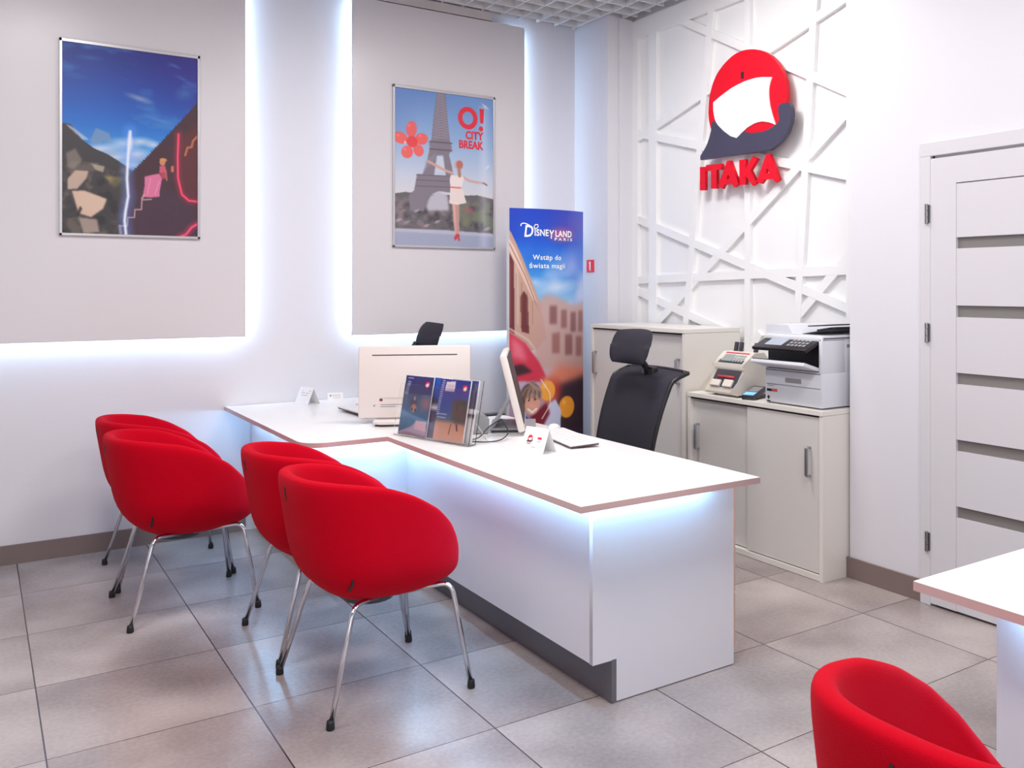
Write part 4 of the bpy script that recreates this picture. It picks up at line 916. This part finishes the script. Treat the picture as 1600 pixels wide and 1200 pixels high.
tube(cb, smooth_path([(2.02, 3.78, ZT + .075), (2.0, 3.66, ZT + .03), (1.93, 3.61, ZT + .005), (1.84, 3.63, ZT + .005), (1.80, 3.70, ZT + .005)], .05, 5), .0028, 8)
tag(obj('cable', cb, M['black'], None, True), 'black cable looping on the desk between phone and right computer', 'cable')

# ================================================================ BROCHURES AND HOLDER
# holder stands along the desk edge, facing the customers
hA, hB = Vector((1.612, 4.05, ZT)), Vector((1.742, 3.60, ZT)); hU = (hB - hA).normalized(); hN = Vector((-hU.y, hU.x, 0)); hN = hN if hN.x > 0 else -hN   # hN points back into the desk
lean = math.radians(11); hV = (Vector((0, 0, 1)) * math.cos(lean) + hN * math.sin(lean)).normalized(); hW = (hB - hA).length
fr = hU.cross(hV)          # normal
if fr.dot(hN) > 0: fr = -fr
def hp(u, v, d): return hA + hU * u + hV * v + hN * d
ho = thing('brochure_holder', 'clear acrylic holder with brochures at the inner corner of the desk', 'brochure holder', hA)

inv = Matrix.Translation(-hA)
def hbox(bm, u0_, u1_, v0_, v1_, d0, d1):
    c8 = [inv @ (hA + hU * u + hV * v + hN * d) for u in (u0_, u1_) for v in (v0_, v1_) for d in (d0, d1)]
    V = [bm.verts.new(p) for p in c8]
    for f in ((0, 1, 3, 2), (4, 6, 7, 5), (0, 4, 5, 1), (2, 3, 7, 6), (0, 2, 6, 4), (1, 5, 7, 3)): bm.faces.new([V[k] for k in f])
bm = bmesh.new(); hbox(bm, -.02, hW + .03, .004, .245, -.004, -.001); obj('front_plate', bm, M['clear'], ho)
bm = bmesh.new(); hbox(bm, -.02, hW + .03, .004, .285, .035, .038); obj('back_plate', bm, M['clear'], ho)
bm = bmesh.new(); hbox(bm, -.02, hW + .03, .004, .007, -.001, .035); hbox(bm, hW + .028, hW + .030, .008, .24, 0, .035); obj('divider', bm, M['clear'], ho)
bm = bmesh.new()
for u in (0, hW): 
    v0_ = inv @ (hA + hU * u); n_ = hN * .14; tube(bm, [v0_ + hN * .04 + Vector((0, 0, .13)), v0_ + n_ + Vector((0, 0, .003))], .003, 8)
obj('rear_strut', bm, M['clear'], ho)
def brochure(label, u0_, w_, d, P, hh=.275):
    o_ = hp(u0_, .009, d + .006)
    t = thing('brochure', label, 'brochure', o_, 0, 'brochures in the acrylic holder')
    bm = bmesh.new(); inv2 = Matrix.Translation(-o_)
    c8 = [inv2 @ (hp(u0_ + u, .009 + v, d + dd)) for u in (0, w_) for v in (0, hh) for dd in (.001, .008)]
    V = [bm.verts.new(p) for p in c8]
    for f in ((0, 1, 3, 2), (4, 6, 7, 5), (0, 4, 5, 1), (2, 3, 7, 6), (0, 2, 6, 4), (1, 5, 7, 3)): bm.faces.new([V[k] for k in f])
    obj('pages', bm, M['paper'], t)
    P.sheet('cover', lambda u, v: tuple(inv2 @ hp(u0_ + w_ * u, .009 + hh * (1 - v), d + .0004)), M['print'], t)
    return t
def cover_common(P, logo, rows):
    for (u, v, w_) in rows: P.poly([(u, v), (u + w_, v), (u + w_, v + .018), (u, v + .018)], (214, 216, 236), .8)
    u, v = logo; P.ell((u, v), .085, .055, (214, 30, 60), 1, .1); P.poly([(u - .05, v), (u + .045, v - .03), (u + .05, v + .035), (u, v + .045), (u - .05, v + .03)], (250, 246, 248)); P.poly([(u - .06, v + .075), (u + .06, v + .075), (u + .06, v + .085), (u - .06, v + .085)], (196, 30, 60))
P = Paint(70, 110); P.grad([(0, (28, 32, 104)), (.3, (40, 44, 110)), (.302, (70, 84, 120)), (.6, (72, 110, 150)), (.8, (60, 110, 150)), (1, (60, 70, 96))])
P.poly([(.35, 0), (1, 0), (1, .3), (.3, .3)], (52, 44, 112), .8, 4); n = P.noise(6, 8, 3, 3); P.put((P.Y > .3) * np.clip((n - .5) * 4, 0, 1), (104, 120, 150), .5)
P.ell((.85, .45), .3, .16, (168, 122, 136), .9, .8); P.ell((.42, .46), .16, .12, (84, 60, 78), .9, .6); P.ell((.44, .54), .13, .09, (206, 150, 132), .95, .5); P.ell((.43, .38), .05, .05, (196, 160, 166), .9, .6); P.ell((.5, .57), .03, .03, (90, 40, 50)); P.ell((.38, .56), .03, .03, (90, 40, 50))
P.poly([(0, .96), (.45, .84), (.6, .74), (.95, .76), (1, .98), (0, 1)], (184, 160, 182), 1, 1); P.poly([(.58, .74), (.95, .74), (.97, .9), (.55, .88)], (226, 186, 200), 1, 1); P.poly([(0, .97), (.3, .93), (1, .97), (1, 1), (0, 1)], (150, 120, 136))
cover_common(P, (.80, .13), [(.08, .04 + .0, .2)] + [(.10 - .01 * k, .10 + k * .034, .12) for k in range(7)])
brochure('left brochure in the clear holder, blue cover with a face in water', .006, .198, .002, P)
P = Paint(70, 110); P.grad([(0, (34, 40, 128)), (.25, (72, 66, 158)), (.5, (70, 84, 150)), (.65, (96, 110, 128)), (.72, (206, 150, 120)), (.9, (222, 160, 132)), (1, (216, 170, 160))])
n = P.noise(8, 10, 9, 3); P.poly([(.5, .35), (.8, .3), (1, .36), (1, .70), (.6, .68), (.5, .55)], (98, 70, 62), 1, 3); P.put((P.X > .5) * (P.Y > .32) * (P.Y < .7) * np.clip((n - .5) * 5, 0, 1), (64, 66, 44), .8); P.poly([(.0, .3), (.4, .3), (.45, .6), (0, .62)], (44, 76, 160), .6, 4)
P.line([(.54, .72), (.5, .88)], .03, (110, 60, 60), .9); P.line([(.72, .72), (.76, .80)], .05, (80, 30, 40)); P.poly([(.2, .05), (.5, .03), (.5, .2), (.18, .2)], (226, 214, 224)); 
for k in range(4): P.line([(.24, .1 + k * .025), (.46, .1 + k * .025)], .015, (170, 150, 170), .8)
cover_common(P, (.83, .13), [(.06 - .005 * k, .03 + k * .036, .10) for k in range(16)] + [(.06, .56, .3), (.05, .62, .3)])
brochure('right brochure in the clear holder, purple-blue cover with an orange beach', .255, .198, .002, P)
P = Paint(50, 80); P.grad([(0, (30, 90, 190)), (.3, (30, 60, 150)), (.4, (30, 30, 60)), (.5, (230, 226, 232)), (.56, (70, 60, 90)), (1, (120, 110, 130))]); 
brochure('brochure tucked behind the two front ones, bright blue strip showing between them', .12, .19, .014, P)
P = Paint(50, 80); P.grad([(0, (50, 60, 130)), (.08, (90, 90, 130)), (.45, (110, 100, 120)), (.46, (240, 238, 240)), (.52, (240, 238, 240)), (.55, (60, 50, 60)), (.62, (220, 216, 218)), (1, (226, 220, 222))]); 
brochure('rearmost brochure sticking out on the right side of the clear holder', .305, .175, .024, P)

# ================================================================ TENT CARDS
def tent(label, p_left, p_right, depth, h, marks):
    a, b_ = Vector((*p_left, ZT)), Vector((*p_right, ZT)); U = (b_ - a).normalized(); Nn = Vector((-U.y, U.x, 0)); w_ = (b_ - a).length
    t = thing('tent_card', label, 'card', a)
    if Nn.dot(Vector((.57, .82, 0))) < 0: Nn = -Nn
    bm = bmesh.new(); th = .0015
    f = lambda u, d, z: bm.verts.new(U * u + Nn * d + Vector((0, 0, z)))
    for (d0, z0_, d1, z1_) in ((0, 0, depth / 2, h), (depth, 0, depth / 2, h)):
        s_ = 1 if d0 == 0 else -1; o4 = [f(0, d0, z0_ + .0005), f(w_, d0, z0_ + .0005), f(w_, d1, z1_), f(0, d1, z1_)]; i4 = [f(0, d0 + th * s_, z0_ + .0005), f(w_, d0 + th * s_, z0_ + .0005), f(w_, d1 + th * s_, z1_ - th), f(0, d1 + th * s_, z1_ - th)]
        bm.faces.new(o4); bm.faces.new(i4[::-1])
        for i in range(4): bm.faces.new((o4[i], i4[i], i4[(i + 1) % 4], o4[(i + 1) % 4]))
    obj('folded_card', bm, M['paper'], t)
    V = (Nn * depth / 2 + Vector((0, 0, h))).normalized(); off = -(Nn * h - Vector((0, 0, depth / 2))).normalized() * .0008
    fn = lambda u, v, w__=0: U * u + V * v + off
    marks(t, fn, w_, h); return t
def rectl(u, v, w_, h): return [[(u, v), (u + w_, v), (u + w_, v + h), (u, v + h)]]
def marksA(t, fn, w_, h):
    c_ = [(w_ * .30 + .013 * math.cos(a), .062 + .014 * math.sin(a)) for a in [2 * math.pi * k / 24 for k in range(24)]]
    poly('printed_logo', [c_], 0, fn, M['text_r'], t); g2 = lambda u, v, w__=0: fn(u, v) + Vector((-.0004, -.0004, .0003))
    poly('printed_logo', [[(w_ * .30 - .009, .060), (w_ * .30 + .009, .066), (w_ * .30 + .010, .054), (w_ * .30 - .004, .052)]], 0, g2, M['white'], t)
    poly('printed_logo', [[(w_ * .30 - .016, .045), (w_ * .30 - .009, .056), (w_ * .30 - .002, .05), (w_ * .30 + .012, .052), (w_ * .30 + .015, .062), (w_ * .30 + .017, .05), (w_ * .30 + .008, .045)]], 0, g2, M['navy'], t)
    poly('printed_logo', rectl(w_ * .30 - .012, .037, .022, .003), 0, fn, M['text_r'], t); poly('printed_flag', rectl(w_ * .62, .060, .022, .009), 0, fn, M['text_r'], t)
    poly('printed_text', rectl(w_ * .62, .050, .022, .0015), 0, fn, M['text_g'], t); poly('printed_text', rectl(w_ * .45, .024, .02, .0018), 0, fn, M['text_g'], t)
def marksB(t, fn, w_, h):
    for (u, v, l) in ((.2, .84, .12), (.75, .84, .15), (.2, .72, .3), (.55, .71, .3), (.25, .58, .5)): poly('printed_text', rectl(w_ * u, h * v, w_ * l, .0022), 0, fn, M['text_g'], t)
A1, A2 = pix(812, 705, Z=ZT), pix(848, 710.5, Z=ZT); tent('white tent card with a small red logo at the front of the right workplace', (A1.x, A1.y), (A2.x, A2.y), .085, .102, marksA)
tent('plain white tent card by the wall on the left end of the desk', (1.555, 5.50), (1.60, 5.39), .09, .098, marksB)
bcd = thing('business_card', 'small white card standing near the wall behind the left tent card', 'card', (1.80, 5.50, ZT), math.radians(-15))
bm = bmesh.new(); xf = Matrix.Rotation(math.radians(-12), 4, 'X'); box(bm, -.045, .045, -.0008, .0008, 0.0005, .05, 0, 0, xf); obj('card', bm, M['paper'], bcd)
poly('printed_logo', [[(-.028 + .006 * math.cos(a), .032 + .006 * math.sin(a)) for a in [2 * math.pi * k / 12 for k in range(12)]]], 0, lambda u, v, w_=0: xf @ Vector((u, -.0016, v)), M['text_g'], bcd)
for v in (.034, .027, .016): poly('printed_text', rectl(-.015, v, .045, .0016), 0, lambda u, v, w_=0: xf @ Vector((u, -.0016, v)), M['text_g'], bcd)
